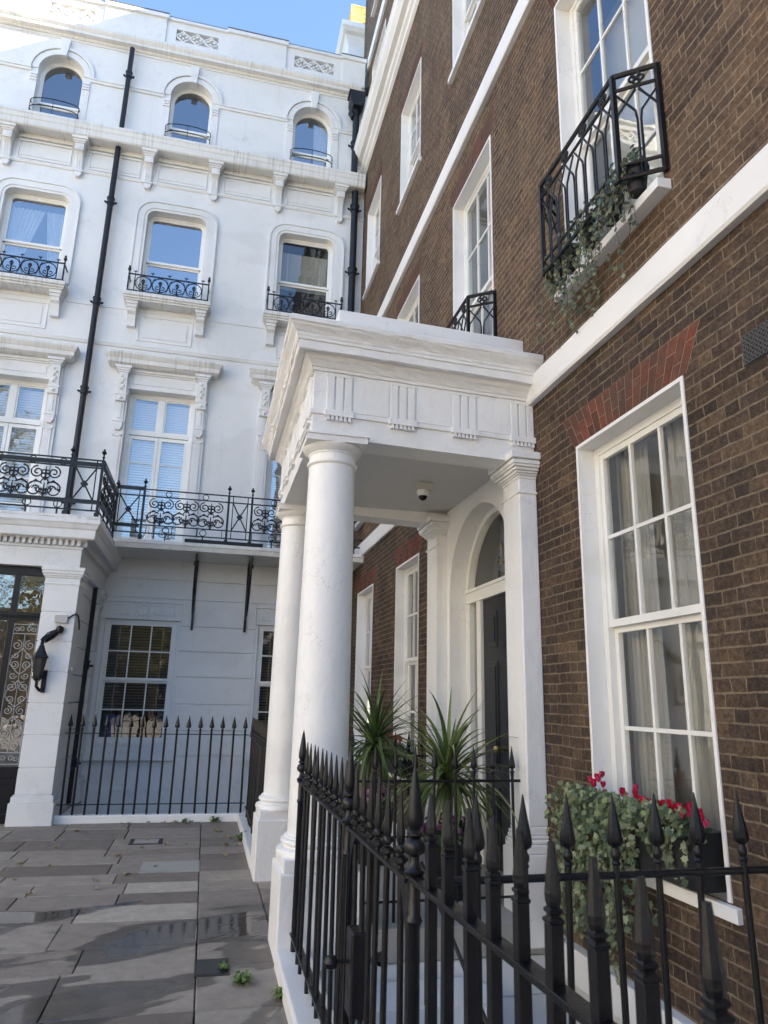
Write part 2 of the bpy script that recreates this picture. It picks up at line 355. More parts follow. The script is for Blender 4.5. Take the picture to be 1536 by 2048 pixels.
def top_curve(h):
    """points of the head of an opening from u0 to u1"""
    u0, u1, v1 = h['u0'], h['u1'], h['v1']
    if 'arch' in h:
        c = (u0+u1)/2; ru = (u1-u0)/2; rv = h['arch']
        return [(c-ru*math.cos(PI*k/24), v1-rv+rv*math.sin(PI*k/24)) for k in range(25)]
    if 'r' in h:
        r = h['r']; L = [(u0+r-r*math.cos(PI/2*k/8), v1-r+r*math.sin(PI/2*k/8)) for k in range(9)]
        Rr = [(u1-r+r*math.sin(PI/2*k/8), v1-r+r*math.cos(PI/2*k/8)) for k in range(9)]
        return L+Rr
    return [(u0, v1), (u1, v1)]
def wall(mb, u0, u1, v0, v1, holes, w=0):
    us = sorted({u0, u1, *[x for h in holes for x in (h['u0'], h['u1'])]}); vs_ = sorted({v0, v1, *[x for h in holes for x in (h['v0'], h['v1'])]})
    us = [x for x in us if u0-1e-6 <= x <= u1+1e-6]; vs_ = [x for x in vs_ if v0-1e-6 <= x <= v1+1e-6]
    for a, b in zip(us, us[1:]):
        for c, d in zip(vs_, vs_[1:]):
            mu, mv = (a+b)/2, (c+d)/2
            if any(h['u0'] < mu < h['u1'] and h['v0'] < mv < h['v1'] for h in holes): continue
            mb.quad((a, c, w), (b, c, w), (b, d, w), (a, d, w))
    for h in holes:
        t = top_curve(h)
        if len(t) > 2:
            for (a, b), (c, d) in zip(t, t[1:]):
                if abs(c-a) > 1e-6: mb.quad((a, b, w), (c, d, w), (c, h['v1'], w), (a, h['v1'], w))
    return mb
def reveal(mb, h, w0, w1, bottom=True, t=.0):
    pts = [(h['u0'], h['v0'])]+top_curve(h)+[(h['u1'], h['v0'])]
    if bottom: pts.append(pts[0])
    for (a, b), (c, d) in zip(pts, pts[1:]):
        if abs(a-c)+abs(b-d) > 1e-6: mb.quad((a, b, w0), (c, d, w0), (c, d, w1), (a, b, w1))
    return mb
def band(mb, h, off0, off1, w0, w1, sides=True):
    """raised frame following the head of an opening, between offsets off0 and off1"""
    def off(o):
        hh = dict(h); hh['u0'] -= o; hh['u1'] += o; hh['v1'] += o
        if 'r' in h: hh['r'] = h['r']+o
        if 'arch' in h: hh['arch'] = h['arch']+o
        p = top_curve(hh)
        return ([(hh['u0'], h['v0'])]+p+[(hh['u1'], h['v0'])]) if sides else p
    A, B = off(off0), off(off1); n = len(A)
    for i in range(n-1):
        a, b, c, d = A[i], A[i+1], B[i+1], B[i]
        mb.add([(*a, w0), (*b, w0), (*c, w0), (*d, w0), (*a, w1), (*b, w1), (*c, w1), (*d, w1)], [(0, 1, 2, 3), (4, 7, 6, 5), (0, 4, 5, 1), (2, 6, 7, 3)])
    for i in (0, n-1): mb.quad((*A[i], w0), (*B[i], w0), (*B[i], w1), (*A[i], w1))
    return mb
def arch_body(mb, h, w, inset=0):
    t = top_curve(h); mb.quad(*([(h['u0'], h['v0'], w)]+[(a, b, w) for a, b in t]+[(h['u1'], h['v0'], w)])); return mb

# ------------------------------------------------------------------ windows
def sash_window(T, parent, h, zm, cols, rt, rb, w0, gl, ft=.06, bar=.018, meeting=.05, blind=None, curtain=None, back=None, gl_low=None, slat=.05):
    """two sliding sashes in a boxed frame; h = opening"""
    u0, u1, v0, v1 = h['u0'], h['u1'], h['v0'], h['v1']
    f = MB(T); curved = 'r' in h or 'arch' in h
    hi = dict(h); hi['u0'] += ft; hi['u1'] -= ft; hi['v1'] -= ft
    if 'r' in h: hi['r'] = max(.01, h['r']-ft)
    if 'arch' in h: hi['arch'] = h['arch']-ft
    band(f, hi, 0, ft-.001, w0, w0+.09); f.box(u0+.001, u1-.001, v0, v0+ft, w0-.01, w0+.09)
    win = f.build('window', M_joinery, parent)
    for (a, b, rows, dw, nm) in ((zm, v1-ft, rt, .012, 'upper_sash'), (v0+ft, zm+meeting*.2, rb, .05, 'lower_sash')):
        s = MB(T); st = .045; U0, U1 = u0+ft, u1-ft
        cc = nm == 'upper_sash' and curved
        if cc:
            hs = dict(hi); hs['v0'] = a; hj = dict(hs); hj['u0'] += st; hj['u1'] -= st; hj['v1'] -= st
            if 'r' in h: hj['r'] = max(.01, hs['r']-st)
            if 'arch' in h: hj['arch'] = hs['arch']-st
            band(s, hj, 0, st, w0+dw, w0+dw+.035)
        else:
            s.box(U0, U0+st, a, b, w0+dw, w0+dw+.035); s.box(U1-st, U1, a, b, w0+dw, w0+dw+.035)
            s.box(U0+st, U1-st, b-(st if nm == 'upper_sash' else meeting), b, w0+dw, w0+dw+.035)
        s.box(U0+st, U1-st, a, a+(meeting if nm == 'upper_sash' else .08), w0+dw-.004, w0+dw+.035)
        if cc: s.box(U0, U0+st, a, a+meeting, w0+dw-.004, w0+dw+.035); s.box(U1-st, U1, a, a+meeting, w0+dw-.004, w0+dw+.035)
        g0, g1 = a+(meeting if nm == 'upper_sash' else .08), b-st
        for k in range(1, cols):
            x = U0+st+(U1-U0-2*st)*k/cols; s.box(x-bar/2, x+bar/2, g0, g1, w0+dw+.004, w0+dw+.03)
        for k in range(1, rows):
            z = g0+(g1-g0)*k/rows; s.box(U0+st, U1-st, z-bar/2, z+bar/2, w0+dw+.006, w0+dw+.028)
        sh = s.build(nm, M_joinery, win)
        p = MB(T)
        if cc:
            arch_body(p, hs, w0+dw+.02)
        else: p.quad((U0, a, w0+dw+.02), (U1, a, w0+dw+.02), (U1, b, w0+dw+.02), (U0, b, w0+dw+.02))
        p.build('pane', gl if nm == 'upper_sash' else (gl_low or gl), win, fix=False)
    if blind:
        bm_, z0, z1, wb = blind; b = MB(T); z = z1
        while z > z0:
            b.quad((u0+.08, z, wb), (u1-.08, z, wb), (u1-.08, z-slat*.62, wb+slat*.55), (u0+.08, z-slat*.62, wb+slat*.55)); z -= slat
        for q in (.2, .8):
            x = u0+(u1-u0)*q; b.quad((x-.012, z0, wb-.004), (x+.012, z0, wb-.004), (x+.012, z1, wb-.004), (x-.012, z1, wb-.004))
        b.build('blind', bm_, win, fix=False)
    if curtain:
        c = MB(T)
        for (ca, cb, ta, tb, cz0, cz1) in curtain:      # at the bottom ca..cb, at the top ta..tb
            n = 26; rows = 8
            pts = []
            for r in range(rows+1):
                q = r/rows
                for k in range(n+1):
                    a_ = ca+(ta-ca)*q; b_ = cb+(tb-cb)*q
                    pts.append((a_+(b_-a_)*k/n, cz0+(cz1-cz0)*q, w0+.18+(.022 if T is TW else .006)*math.sin(k*1.9+r*.15)))
            c.add(pts, [(r*(n+1)+k, r*(n+1)+k+1, (r+1)*(n+1)+k+1, (r+1)*(n+1)+k) for r in range(rows) for k in range(n)])
        c.build('curtain', M_blind if T is TW else M_sheer, win, smooth=True, fix=False)
    if back:
        b = MB(T); b.quad((u0-.2, v0-.1, w0+.42), (u1+.2, v0-.1, w0+.42), (u1+.2, v1+.1, w0+.42), (u0-.2, v1+.1, w0+.42)); b.box(u0+.42, u0+.50, v0, v1, w0+.36, w0+.415); b.box(u1-.75, u1-.70, v0, v1, w0+.36, w0+.415); b.build('room_wall', back, win, fix=False)
    return win

# ================================================================== GROUND
GZ = -1.70
g = MB()
for x0, x1, y0, y1 in ((-300, .6, -300, 11.15), (.6, 300, -300, -8), (-300, -2.2, 11.15, 13.4)):
    g.quad((x0, y0, GZ-.05), (x1, y0, GZ-.05), (x1, y1, GZ-.05), (x0, y1, GZ-.05))
tag(g.build('ground', M_groundp, fix=False), kind='structure')
g = MB(); g.quad((-12, -60, GZ-.044), (-5.2, -60, GZ-.044), (-5.2, 60, GZ-.044), (-12, 60, GZ-.044)); tag(g.build('road', M_asphalt, fix=False), kind='structure')
g = MB()
def slab(x0, x1, y0, y1, sk=0):
    j = random.uniform(.0025, .006); dz = random.uniform(-.0025, .0025); t = [random.uniform(-.0025, .0025) for _ in range(4)]
    x0 += j; x1 -= j; y0 += j; y1 -= j; b = .006
    top = [(x0+b, y0+b, GZ+dz+t[0]), (x1-b, y0+b, GZ+dz+t[1]), (x1-b, y1-b, GZ+dz+t[2]), (x0+b, y1-b, GZ+dz+t[3])]
    bot = [(x0, y0, GZ-.045), (x1, y0, GZ-.045), (x1, y1, GZ-.045), (x0, y1, GZ-.045)]
    mid = [(x0, y0, GZ+dz-.006), (x1, y0, GZ+dz-.006), (x1, y1, GZ+dz-.006), (x0, y1, GZ+dz-.006)]
    top = [(x+sk*0, y+.055*(x+1)*-1*.0, z) for x, y, z in top]
    g.add(top+mid+bot, [(0, 1, 2, 3)]+[(4+i, 4+(i+1) % 4, (i+1) % 4, i) for i in range(4)]+[(8+i, 8+(i+1) % 4, 4+(i+1) % 4, 4+i) for i in range(4)])
rnd = random.Random(11)
y = -3.0
while y < 11.05:
    d = rnd.choice((.38, .46, .52, .60, .70)); y2 = min(y+d, 11.05)
    if 11.05-y2 < .25: y2 = 11.05
    x = .08
    while x > -4.9:
        wd = rnd.uniform(.62, 1.05); slab(max(x-wd, -4.9), x, y, y2); x -= wd
    if y2 < 5.0: slab(.08, .60, y, y2)
    elif y < 5.3: slab(.08, .60, y, y2)
    elif y < 8.1: slab(.08, .62, y, y2); slab(.62, 1.2, y, y2)
    else: slab(.08, .62, y, y2)
    y = y2
tag(g.build('pavement', M_pave, fix=False), kind='structure')
g = MB(); g.quad((-4.93, -3.0, GZ-.046), (.6, -3.0, GZ-.046), (.6, 11.06, GZ-.046), (-4.93, 11.06, GZ-.046)); tag(g.build('paving_bed', M_joint, fix=False), kind='structure')
g = MB()
for yy in range(-12, 60): g.box(-5.2, -4.93, yy*.9+.01, yy*.9+.89, GZ-.12, GZ+.0)
tag(g.build('kerb', M_cover_light), kind='structure')
g = MB(); g.quad((.3, -9, -4.3), (3, -9, -4.3), (3, 14, -4.3), (.3, 14, -4.3)); g.quad((-3, 11, -4.303), (3, 11, -4.303), (3, 14, -4.303), (-3, 14, -4.303))
tag(g.build('basement_floor', M_groundp, fix=False), kind='structure')

# ================================================================== BRICK HOUSE
bh = thing('brick_house', 'brown brick Georgian terrace house with white string courses and sash windows', 'house', (2.6, 4, GZ))
BAYS = [3.99, 6.82, 9.63, 12.45]; NEARB = [1.17, -1.65, -4.5]
def H(c, half, v0, v1, **k): return dict(u0=c-half, u1=c+half, v0=v0, v1=v1, **k)
gf = [H(c, .645, -.93, 1.90) for c in (3.99, 1.17, -1.65)]+[H(9.48, .60, -.93, 1.90), H(12.27, .65, -.93, 1.90)]
door_h = dict(u0=5.78, u1=7.54, v0=-1.53, v1=1.97, arch=.87)
ff = [H(c, .64, 3.24, 6.16) for c in BAYS+NEARB]
sf = [H(c, .62, 8.24, 10.24) for c in BAYS+NEARB]
at = [H(c, .66, 12.7, 14.2) for c in BAYS+NEARB]
tf = [H(c, .60, 15.8, 17.2) for c in BAYS+NEARB]
YN, YF = -7.0, 13.98
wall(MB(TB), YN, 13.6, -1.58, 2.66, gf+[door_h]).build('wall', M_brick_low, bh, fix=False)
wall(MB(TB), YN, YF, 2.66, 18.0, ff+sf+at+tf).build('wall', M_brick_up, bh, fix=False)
MB().box(2.6, 16, YF-.001, YF+.3, 9, 18).build('end_wall', M_brick_side, bh)
MB().box(3.6, 16, YN+.31, YF, -4.4, 17.9).build('interior', M_dark, bh)
MB().box(2.6, 16, YN-.2, YN+.3, -4.3, 18.0).build('end_wall', M_brick_side, bh)  # unseen near end, set close so sun passes it and bounces off the street
MB().box(3.6, 16, YF+.31, 24, 0, 19.6).build('unseen_shade_block', M_brick_side, bh)  # unseen block added to keep the sun off the white stack
MB().box(2.55, 16.2, YN, YF+.3, 18.0, 18.15).build('roof', M_lead, bh)
m = MB(); m.box(2.57, 3.6, YN, 13.6, -4.3, -1.60); m.build('basement_wall', M_stucco, bh)
m = MB(); m.box(2.53, 2.62, YN, 5.27, -1.80, -1.585); m.box(2.53, 2.62, 8.07, 13.6, -1.80, -1.585); m.build('plinth_band', M_trim, bh, bevel=.008)
# string courses
def string(z0, z1, pr, y0=YN, y1=13.58):
    m = MB(); m.sweep([(0, z0), (-0.0, z1), (pr*.9, z1), (pr, z1-.012), (pr, z0+.02), (pr-.012, z0), ], [(2.6, y1), (2.6, y0)][::-1] if False else [(2.6, y1), (2.6, y0)], .0025, .35)
    return m.build('string_course', M_trim, bh)
string(2.53, 2.77, .065); string(6.70, 6.96, .065); string(14.60, 14.86, .06, YN, 13.95)
m = MB(); m.sweep([(0, 11.60), (0, 12.10), (.33, 12.10), (.34, 12.04), (.31, 12.0), (.29, 11.93), (.24, 11.88), (.22, 11.86), (.22, 11.80), (.13, 11.78), (.11, 11.72), (.06, 11.69), (.05, 11.63)], [(2.6, 13.56), (2.6, YN)], .003, .5)
m.build('cornice', M_trim, bh)
# gauged brick flat arches over the openings, about 3 mm proud
def voussoirs(h, hgt, fan, mt, n=19):
    m = MB(TB)
    u0, u1, z = h['u0']-.03, h['u1']+.03, h['v1']+.002
    for k in range(n):
        qa, qb = k/n, (k+1)/n; g_ = .0042
        A, B = u0+(u1-u0)*qa+g_, u0+(u1-u0)*qb-g_; C, D_ = u0-fan+(u1-u0+2*fan)*qa+g_, u0-fan+(u1-u0+2*fan)*qb-g_
        pr = -.003-random.uniform(0, .0015)
        cuts = [0, .34+random.uniform(-.04, .04), 1] if k % 2 else [0, .66+random.uniform(-.04, .04), 1]
        for c0, c1 in zip(cuts, cuts[1:]):
            L = lambda a, b, q: a+(b-a)*q
            zz0, zz1 = z+hgt*c0+(.006 if c0 else 0), z+hgt*c1
            m.prism([(L(A, C, c0), zz0), (L(B, D_, c0), zz0), (L(B, D_, c1), zz1), (L(A, C, c1), zz1)], lambda p, pr=pr: (p[0], p[1], pr), lambda p: (p[0], p[1], .03))
    m.build('brick_arch', mt, bh); j = MB(TB); j.prism([(u0, z), (u0-fan, z+hgt), (u1+fan, z+hgt), (u1, z)], lambda p: (p[0], p[1], -.0015), lambda p: (p[0], p[1], .02)); j.build('arch_mortar', M_mort, bh)
for h in gf: voussoirs(h, .27, .16, M_red, 17)
for h in ff+sf: voussoirs(h, .28, .12, M_red2)
# white linings and sills + windows
def lining(h, sill_pr=.09, mat_=M_trim):
    m = MB(TB); t = .028
    u0, u1, v0, v1 = h['u0'], h['u1'], h['v0'], h['v1']
    m.box(u0, u0+t, v0, v1-t, -.010, .13); m.box(u1-t, u1, v0, v1-t, -.010, .13); m.box(u0, u1, v1-t, v1, -.010, .13)
    o = m.build('window_lining', mat_, bh, bevel=.003)
    s = MB(TB); s.prism([(-sill_pr, v0-.08), (-sill_pr, v0-.012), (.16, v0+.01), (.16, v0-.08)], lambda p: (u0-.06, p[1], p[0]), lambda p: (u1+.06, p[1], p[0]))
    s.build('window_sill', M_trim, bh, bevel=.004)
    return dict(u0=u0+t, u1=u1-t, v0=v0, v1=v1-t)
for i, h in enumerate(gf):
    hh = lining(h, .03 if i == 0 else .07)
    cur = None
    if i == 0: cur = [(4.18, 4.60, 4.20, 4.60, -.9, 1.85), (3.72, 3.98, 3.74, 3.96, -.9, 1.85)]
    sash_window(TB, bh, hh, .53, 3, 2, 2, .125, M_glass_low, bar=.026, curtain=cur, back=M_plaster)
for i, h in enumerate(ff):
    hh = lining(h, .10)
    sash_window(TB, bh, hh, 4.58, 3, 2, 2, .125, M_glass, bar=.024, back=M_plaster)
for h in sf:
    hh = lining(h, .06); sash_window(TB, bh, hh, 9.12, 3, 2, 2, .125, M_glass, bar=.024, back=M_plaster)
for h in at:
    hh = lining(h, .06); sash_window(TB, bh, hh, 13.4, 3, 1, 1, .125, M_glass, bar=.024, back=M_plaster)
for h in tf:
    hh = lining(h, .08); sash_window(TB, bh, hh, 16.45, 3, 1, 1, .125, M_glass, bar=.024, back=M_plaster)
# doorway
m = MB(TB); dh = dict(door_h); reveal(m, dh, -.035, .20, bottom=False); m.build('door_reveal', M_portico, bh, smooth=True)
m = MB(TB)
hin = dict(u0=5.84, u1=7.48, v0=-1.53, v1=1.91, arch=.81)
band(m, hin, 0, .06, .155, .24); m.box(5.84, 7.48, 1.05, 1.17, .15, .25)
for a, b in ((5.84, 5.88), (6.08, 6.21), (7.11, 7.23), (7.44, 7.48)): m.box(a, b, -1.53, 1.05, .16, .24)
m.box(5.8, 7.52, 1.165, 1.20, .135, .24)
dfm = m.build('door_frame', M_joinery, bh, bevel=.004)
m = MB(TB)
hf = dict(u0=5.84, u1=7.48, v0=1.2, v1=1.91, arch=.709)
arch_body(m, hf, .215); m.build('fanlight', M_glass_low, bh, fix=False)
for a, b in ((5.88, 6.08), (7.23, 7.44)):
    m = MB(TB); m.quad((a, -1.0, .215), (b, -1.0, .215), (b, 1.05, .215), (a, 1.05, .215)); m.build('side_light', M_glass, bh, fix=False)
m = MB(TB)
m.quad((5.6, -1.5, .65), (7.7, -1.5, .65), (7.7, 2.1, .65), (5.6, 2.1, .65)); m.build('hall_wall', M_plaster, bh, fix=False)
m = MB(TB)
for a, b in ((5.88, 6.08), (7.23, 7.44)): m.box(a, b, -1.53, -1.0, .19, .23)
m.build('side_panel', M_joinery, bh)
m = MB(TB); m.box(6.21, 7.11, -1.51, 1.05, .195, .24)
door = m.build('door', M_darkdoor, bh)
m = MB(TB)
for a, b in ((6.31, 6.59), (6.73, 7.01)):
    for c, d in ((-1.35, -.78), (-.62, .40), (.54, .90)):
        m.box(a, b, c, d, .186, .196)
        m.box(a+.045, b-.045, c+.045, d-.045, .178, .19)
m.build('door_panel', M_darkdoor, door, bevel=.006)
k = MB(); k.tube([(2.795, 6.66, -.43), (2.74, 6.66, -.43)], .014, 10); k.lathe([(0.001, -.035), (.026, -.025), (.036, 0), (.026, .025), (.001, .035)], (2.735, 6.66, -.43), 16)
k.build('door_knob', M_brass, door, smooth=True)
# gold numeral on the fanlight
cu = bpy.data.curves.new('numeral', 'FONT'); cu.body = '2'; cu.size = .31; cu.offset = -.006; cu.extrude = .002; cu.align_x = 'CENTER'
tmp = bpy.data.objects.new('tmp', cu); col.objects.link(tmp); bpy.context.view_layer.update()
me = bpy.data.meshes.new_from_object(tmp.evaluated_get(bpy.context.evaluated_depsgraph_get())); bpy.data.objects.remove(tmp)
me.materials.clear(); me.materials.append(M_gold)
num = bpy.data.objects.new('house_numeral', me); col.objects.link(num)
num.matrix_world = Matrix(((0, 0, -1, 2.807), (-1, 0, 0, 6.64), (0, 1, 0, 1.36), (0, 0, 0, 1)))
num.parent = bh; num.matrix_parent_inverse = bh.matrix_world.inverted()

# ================================================================== PORTICO
po = thing('portico', 'white painted portico with two Doric columns and triglyph frieze over the black front door', 'portico', (.87, 6.6, GZ))
shear = lambda p: (p[0], p[1], p[2]-.028*(p[0]-.45))
def sh(p): return shear(p)
X0, Y0, Y1, XW = .66, 5.36, 7.97, 2.597
path = [(XW, Y1), (X0, Y1), (X0, Y0), (XW, Y0)]
path = path[::-1]  # outward to the right of travel
def psweep(name, prof, jit=.002, seg=.16, mt=M_portico, sm=False):
    m = MB(); m.sweep(prof, [(XW, Y1), (X0, Y1), (X0, Y0), (XW, Y0)], jit, seg); return m.build(name, mt, po, xf=sh, smooth=sm)
def normal_check():
    pass
psweep('cornice', [(-.05, 2.66), (-.05, 2.975), (.235, 2.975), (.25, 2.955), (.245, 2.925), (.235, 2.915), (.225, 2.90), (.20, 2.875), (.185, 2.855), (.18, 2.835), (.172, 2.828), (.172, 2.805), (.160, 2.80), (.160, 2.735), (.15, 2.730), (.09, 2.738), (.085, 2.715), (.075, 2.705), (.055, 2.69), (.035, 2.665), (.03, 2.655), (.018, 2.65), (.018, 2.625), (-.05, 2.625)], .0034, .075)
psweep('frieze', [(-.25, 2.275), (-.25, 2.64), (0, 2.64), (0, 2.275)], .0012)
psweep('architrave', [(-.28, 2.06), (-.28, 2.28), (.022, 2.28), (.022, 2.243), (.0, 2.240), (-.003, 2.06)], .0015)
m = MB()
m.box(.86, XW, 5.50, 5.62, 2.93, 3.30); m.box(.86, .98, 5.62, 7.78, 2.93, 3.30); m.box(.86, XW, 7.70, 7.82, 2.93, 3.30); m.box(.98, XW, 5.6, 7.7, 2.93, 3.0)
m.build('blocking_course', M_trim, po, bevel=.01, xf=lambda p: (p[0], p[1], p[2]-.028*(p[0]-.75)))
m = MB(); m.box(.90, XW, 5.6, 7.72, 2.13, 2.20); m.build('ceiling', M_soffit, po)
def tri(along, c, front):
    m = MB(); wd = .215
    def bx(a, b, z0, z1, d0, d1):
        if along == 'x': m.box(a, b, front-d1, front-d0, z0, z1)
        else: m.box(front-d1, front-d0, a, b, z0, z1)
    for k in (-1, 0, 1): bx(c+k*.074-.030, c+k*.074+.030, 2.285, 2.585, 0, .020)
    bx(c-wd/2, c+wd/2, 2.585, 2.61, 0, .021); bx(c-wd/2-.012, c+wd/2+.012, 2.232, 2.286, 0, .040)
    return m
def gut(along, c, front):
    m = MB()
    for k in range(6):
        q = c-.088+k*.035
        if along == 'x': m.prism([(q-.009, 2.232), (q+.009, 2.232), (q+.014, 2.198), (q-.014, 2.198)], lambda p: (p[0], front-.034, p[1]), lambda p: (p[0], front+.002, p[1]))
        else: m.prism([(q-.009, 2.232), (q+.009, 2.232), (q+.014, 2.198), (q-.014, 2.198)], lambda p: (front-.03, p[0], p[1]), lambda p: (front+.002, p[0], p[1]))
    return m
for c in (.87, 1.41, 1.955, 2.488):
    t = tri('x', c, Y0).build('triglyph', M_portico, po, xf=sh, bevel=.003); gut('x', c, Y0).build('guttae', M_portico, t, xf=sh)
for c in (5.57, 6.115, 6.66, 7.21, 7.76):
    t = tri('y', c, X0).build('triglyph', M_portico, po, xf=sh, bevel=.003); gut('y', c, X0).build('guttae', M_portico, t, xf=sh)
for a, b in ((.99, 1.29), (1.53, 1.835), (2.075, 2.37)):
    m = MB(); m.prism([(a+.02, 2.289), (b-.02, 2.289), (b, 2.289), (b, 2.575), (b-.02, 2.575), (b-.02, 2.597), (a+.02, 2.597), (a+.02, 2.575), (a, 2.575), (a, 2.289)], lambda p: (p[0], Y0-.011, p[1]), lambda p: (p[0], Y0+.003, p[1])); m.build('metope', M_portico, po, xf=sh, bevel=.003)
for a, b in ((5.69, 5.995), (6.235, 6.54), (6.78, 7.09), (7.33, 7.64)):
    m = MB(); m.prism([(a, 2.289), (b, 2.289), (b, 2.575), (b-.02, 2.597), (a+.02, 2.597), (a, 2.575)], lambda p: (X0-.014, p[0], p[1]), lambda p: (X0+.003, p[0], p[1])); m.build('metope', M_portico, po, xf=sh, bevel=.003)
for cy_, zb in ((5.55, -1.70), (7.79, -1.70)):
    cx = .865
    prof = []
    for k in range(17):
        q = k/16; r = .213-.024*q**1.6; prof.append((r, -.945+q*2.78))
    prof = [(.235, -.965), (.238, -.955), (.228, -.946)]+prof+[(.197, 1.838), (.206, 1.845), (.209, 1.855), (.206, 1.865), (.193, 1.870)]
    m = MB(); m.lathe(prof, (cx, cy_, 0), 56); colm = m.build('column', M_portico, po, smooth=True)
    m = MB(); m.lathe([(.190, 1.868), (.190, 1.925), (.197, 1.932), (.197, 1.940), (.204, 1.945), (.222, 1.955), (.240, 1.972), (.249, 1.988), (.245, 2.002)], (cx, cy_, 0), 56)
    m.box(cx-.248, cx+.248, cy_-.248, cy_+.248, 1.998, 2.048); m.box(cx-.262, cx+.262, cy_-.262, cy_+.262, 2.048, 2.064)
    m.build('capital', M_portico, colm, smooth=True)
    m = MB(); m.lathe([(.285, -1.075), (.290, -1.055), (.282, -1.035), (.262, -1.026), (.244, -1.022), (.238, -1.012), (.245, -1.005), (.258, -.998), (.262, -.985), (.256, -.972), (.240, -.966)], (cx, cy_, 0), 56)
    m.build('column_base', M_portico, colm, smooth=True)
    m = MB(); m.box(cx-.262, cx+.262, cy_-.262, cy_+.262, -1.16, -1.07); m.box(cx-.283, cx+.283, cy_-.283, cy_+.283, zb-.05, -1.155)
    m.build('pedestal', M_portico, po, bevel=.012)
for (a, b) in ((5.335, 5.68), (7.63, 7.985)):
    m = MB(); m.prism([(2.435, -.9), (2.435, 1.85), (2.597, 1.85), (2.597, -.9)], lambda p: (p[0], a, p[1]), lambda p: (p[0], b, p[1])); pl = m.build('pilaster', M_portico, po, bevel=.01)
    m = MB(); c0 = (a, b)
    def ring(o, z0, z1): m.box(2.435-o, 2.597, a-o, b+o, z0, z1)
    ring(.014, 1.715, 1.735); ring(.004, 1.85, 1.875); ring(.02, 1.875, 1.89); ring(.035, 1.89, 1.91); ring(.055, 1.91, 1.935); ring(.075, 1.935, 1.955); ring(.085, 1.955, 1.99); ring(.07, 1.99, 2.0); ring(.1, 2.0, 2.062)
    m.build('capital', M_portico, pl, bevel=.006)
    m = MB(); ring(.02, -1.02, -.985); ring(.035, -1.085, -1.02); ring(.015, -.985, -.96); ring(.002, -.96, -.9); ring(.05, -1.7, -1.085); m.build('column_base', M_portico, pl, bevel=.012)
# rendered back wall round the door, floor, steps and bridge
m = MB(TB); wall(m, 5.68, 7.63, -1.53, 2.14, [door_h], -.035); m.build('back_wall', M_portico, po, fix=False)
m = MB(); m.box(1.18, 2.9, 5.30, 8.05, -1.74, -1.53); m.build('floor', M_cover_light, po, bevel=.01)
m = MB(); m.box(.62, 2.6, 5.33, 8.02, -4.3, -1.752); m.build('bridge_wall', M_stucco, po)
m = MB()
for z in (-2.0, -2.35, -2.7, -3.1): m.box(.62, 2.6, 5.326, 5.331, z, z+.008)
m.build('joint_line', M_grey, po)

# security camera under the ceiling
t = thing('security_camera', 'small white dome security camera under the portico ceiling', 'security camera', (2.0, 6.62, 2.13))
MB().box(1.90, 2.06, 6.54, 6.70, 2.055, 2.128).build('bracket', M_cream, t, bevel=.01)
m = MB(); m.lathe([(.062, 2.055), (.064, 2.03), (.055, 2.005), (.045, 2.0)], (1.97, 6.62, 0), 24); m.build('housing', M_trim, t, smooth=True)
m = MB(); m.lathe([(.044, 2.0), (.042, 1.985), (.032, 1.968), (.015, 1.957), (.001, 1.955)], (1.97, 6.62, 0), 24); m.build('lens_dome', M_darkdoor, t, smooth=True)
# air vent
t = thing('air_vent', 'black cast iron air vent grille set in the brick wall above the window', 'air vent', (2.6, 2.66, 1.8))
m = MB(TB); m.box(2.48, 2.86, 1.715, 1.895, -.004, .02); 
t0 = m.build('back_plate', M_black, t)
m = MB(TB)
for i in range(13):
    for j in range(6):
        m.tube([(a, b, -.012) for a, b in circ(2.505+i*.0275, 1.737+j*.0275, .0115, 8)], .0035, 4, True)
m.build('grille', mat('weathered_cast_iron', (.085, .083, .08), .6), t)

# ================================================================== WHITE HOUSE
wh = thing('stucco_house', 'white stucco terrace house with bracketed cornice and arched top floor windows', 'house', (-1.3, 13.6, GZ))
WX0, WX1 = -16.0, 2.598
WB = [-1.30, 1.43, -4.0, -6.73]; WB2 = [-1.38, 1.355, -4.11, -6.85]
w_gf = [dict(u0=-1.85, u1=-.60, v0=-.86, v1=1.31), dict(u0=.86, u1=2.11, v0=-.86, v1=1.31)]
w_1f = [H(c, .63, 2.6, 5.74) for c in WB]
w_2f = [H(c, .60, 7.80, 9.80, r=.17) for c in WB2]
w_3f = [H(c, .455, 11.42, 13.25, arch=.455) for c in (-1.36, 1.34, -4.06, -6.76)]
holes = w_gf+w_1f+w_2f+w_3f
wall(MB(TW), WX0, WX1, 2.30, 13.9, w_1f+w_2f+w_3f).build('wall', M_stucco, wh, fix=False)
wall(MB(TW), WX0, WX1, -4.3, 2.30, w_gf, .015).build('wall', M_stucco, wh, fix=False)
m = MB(TW)
lv = [-4.3, -1.56, -1.02, -.60, -.15, .32, .77, 1.22, 1.70, 2.05, 2.31]
for a, b in zip(lv, lv[1:]):
    segs = [(WX0, WX1)]
    for h in w_gf:
        if a < h['v1']+.33 and b > h['v0']-.25:
            segs = [q for s in segs for q in ((s[0], min(s[1], h['u0']-.06)), (max(s[0], h['u1']+.06), s[1])) if q[1]-q[0] > .01]
    for s in segs:
        ex = .03 if b <= -1.5 else 0
        m.box(s[0], s[1], a+.011, b-.011, -ex-.012, .016)
m.build('rusticated_courses', M_stucco, wh, bevel=.004)
MB().box(WX0, WX1+.4, 14.5, 22, -4.3, 14.2).build('interior', M_dark, wh)
MB().box(WX0, WX1, 13.75, 22, 13.9, 14.3).build('roof', M_lead, wh)
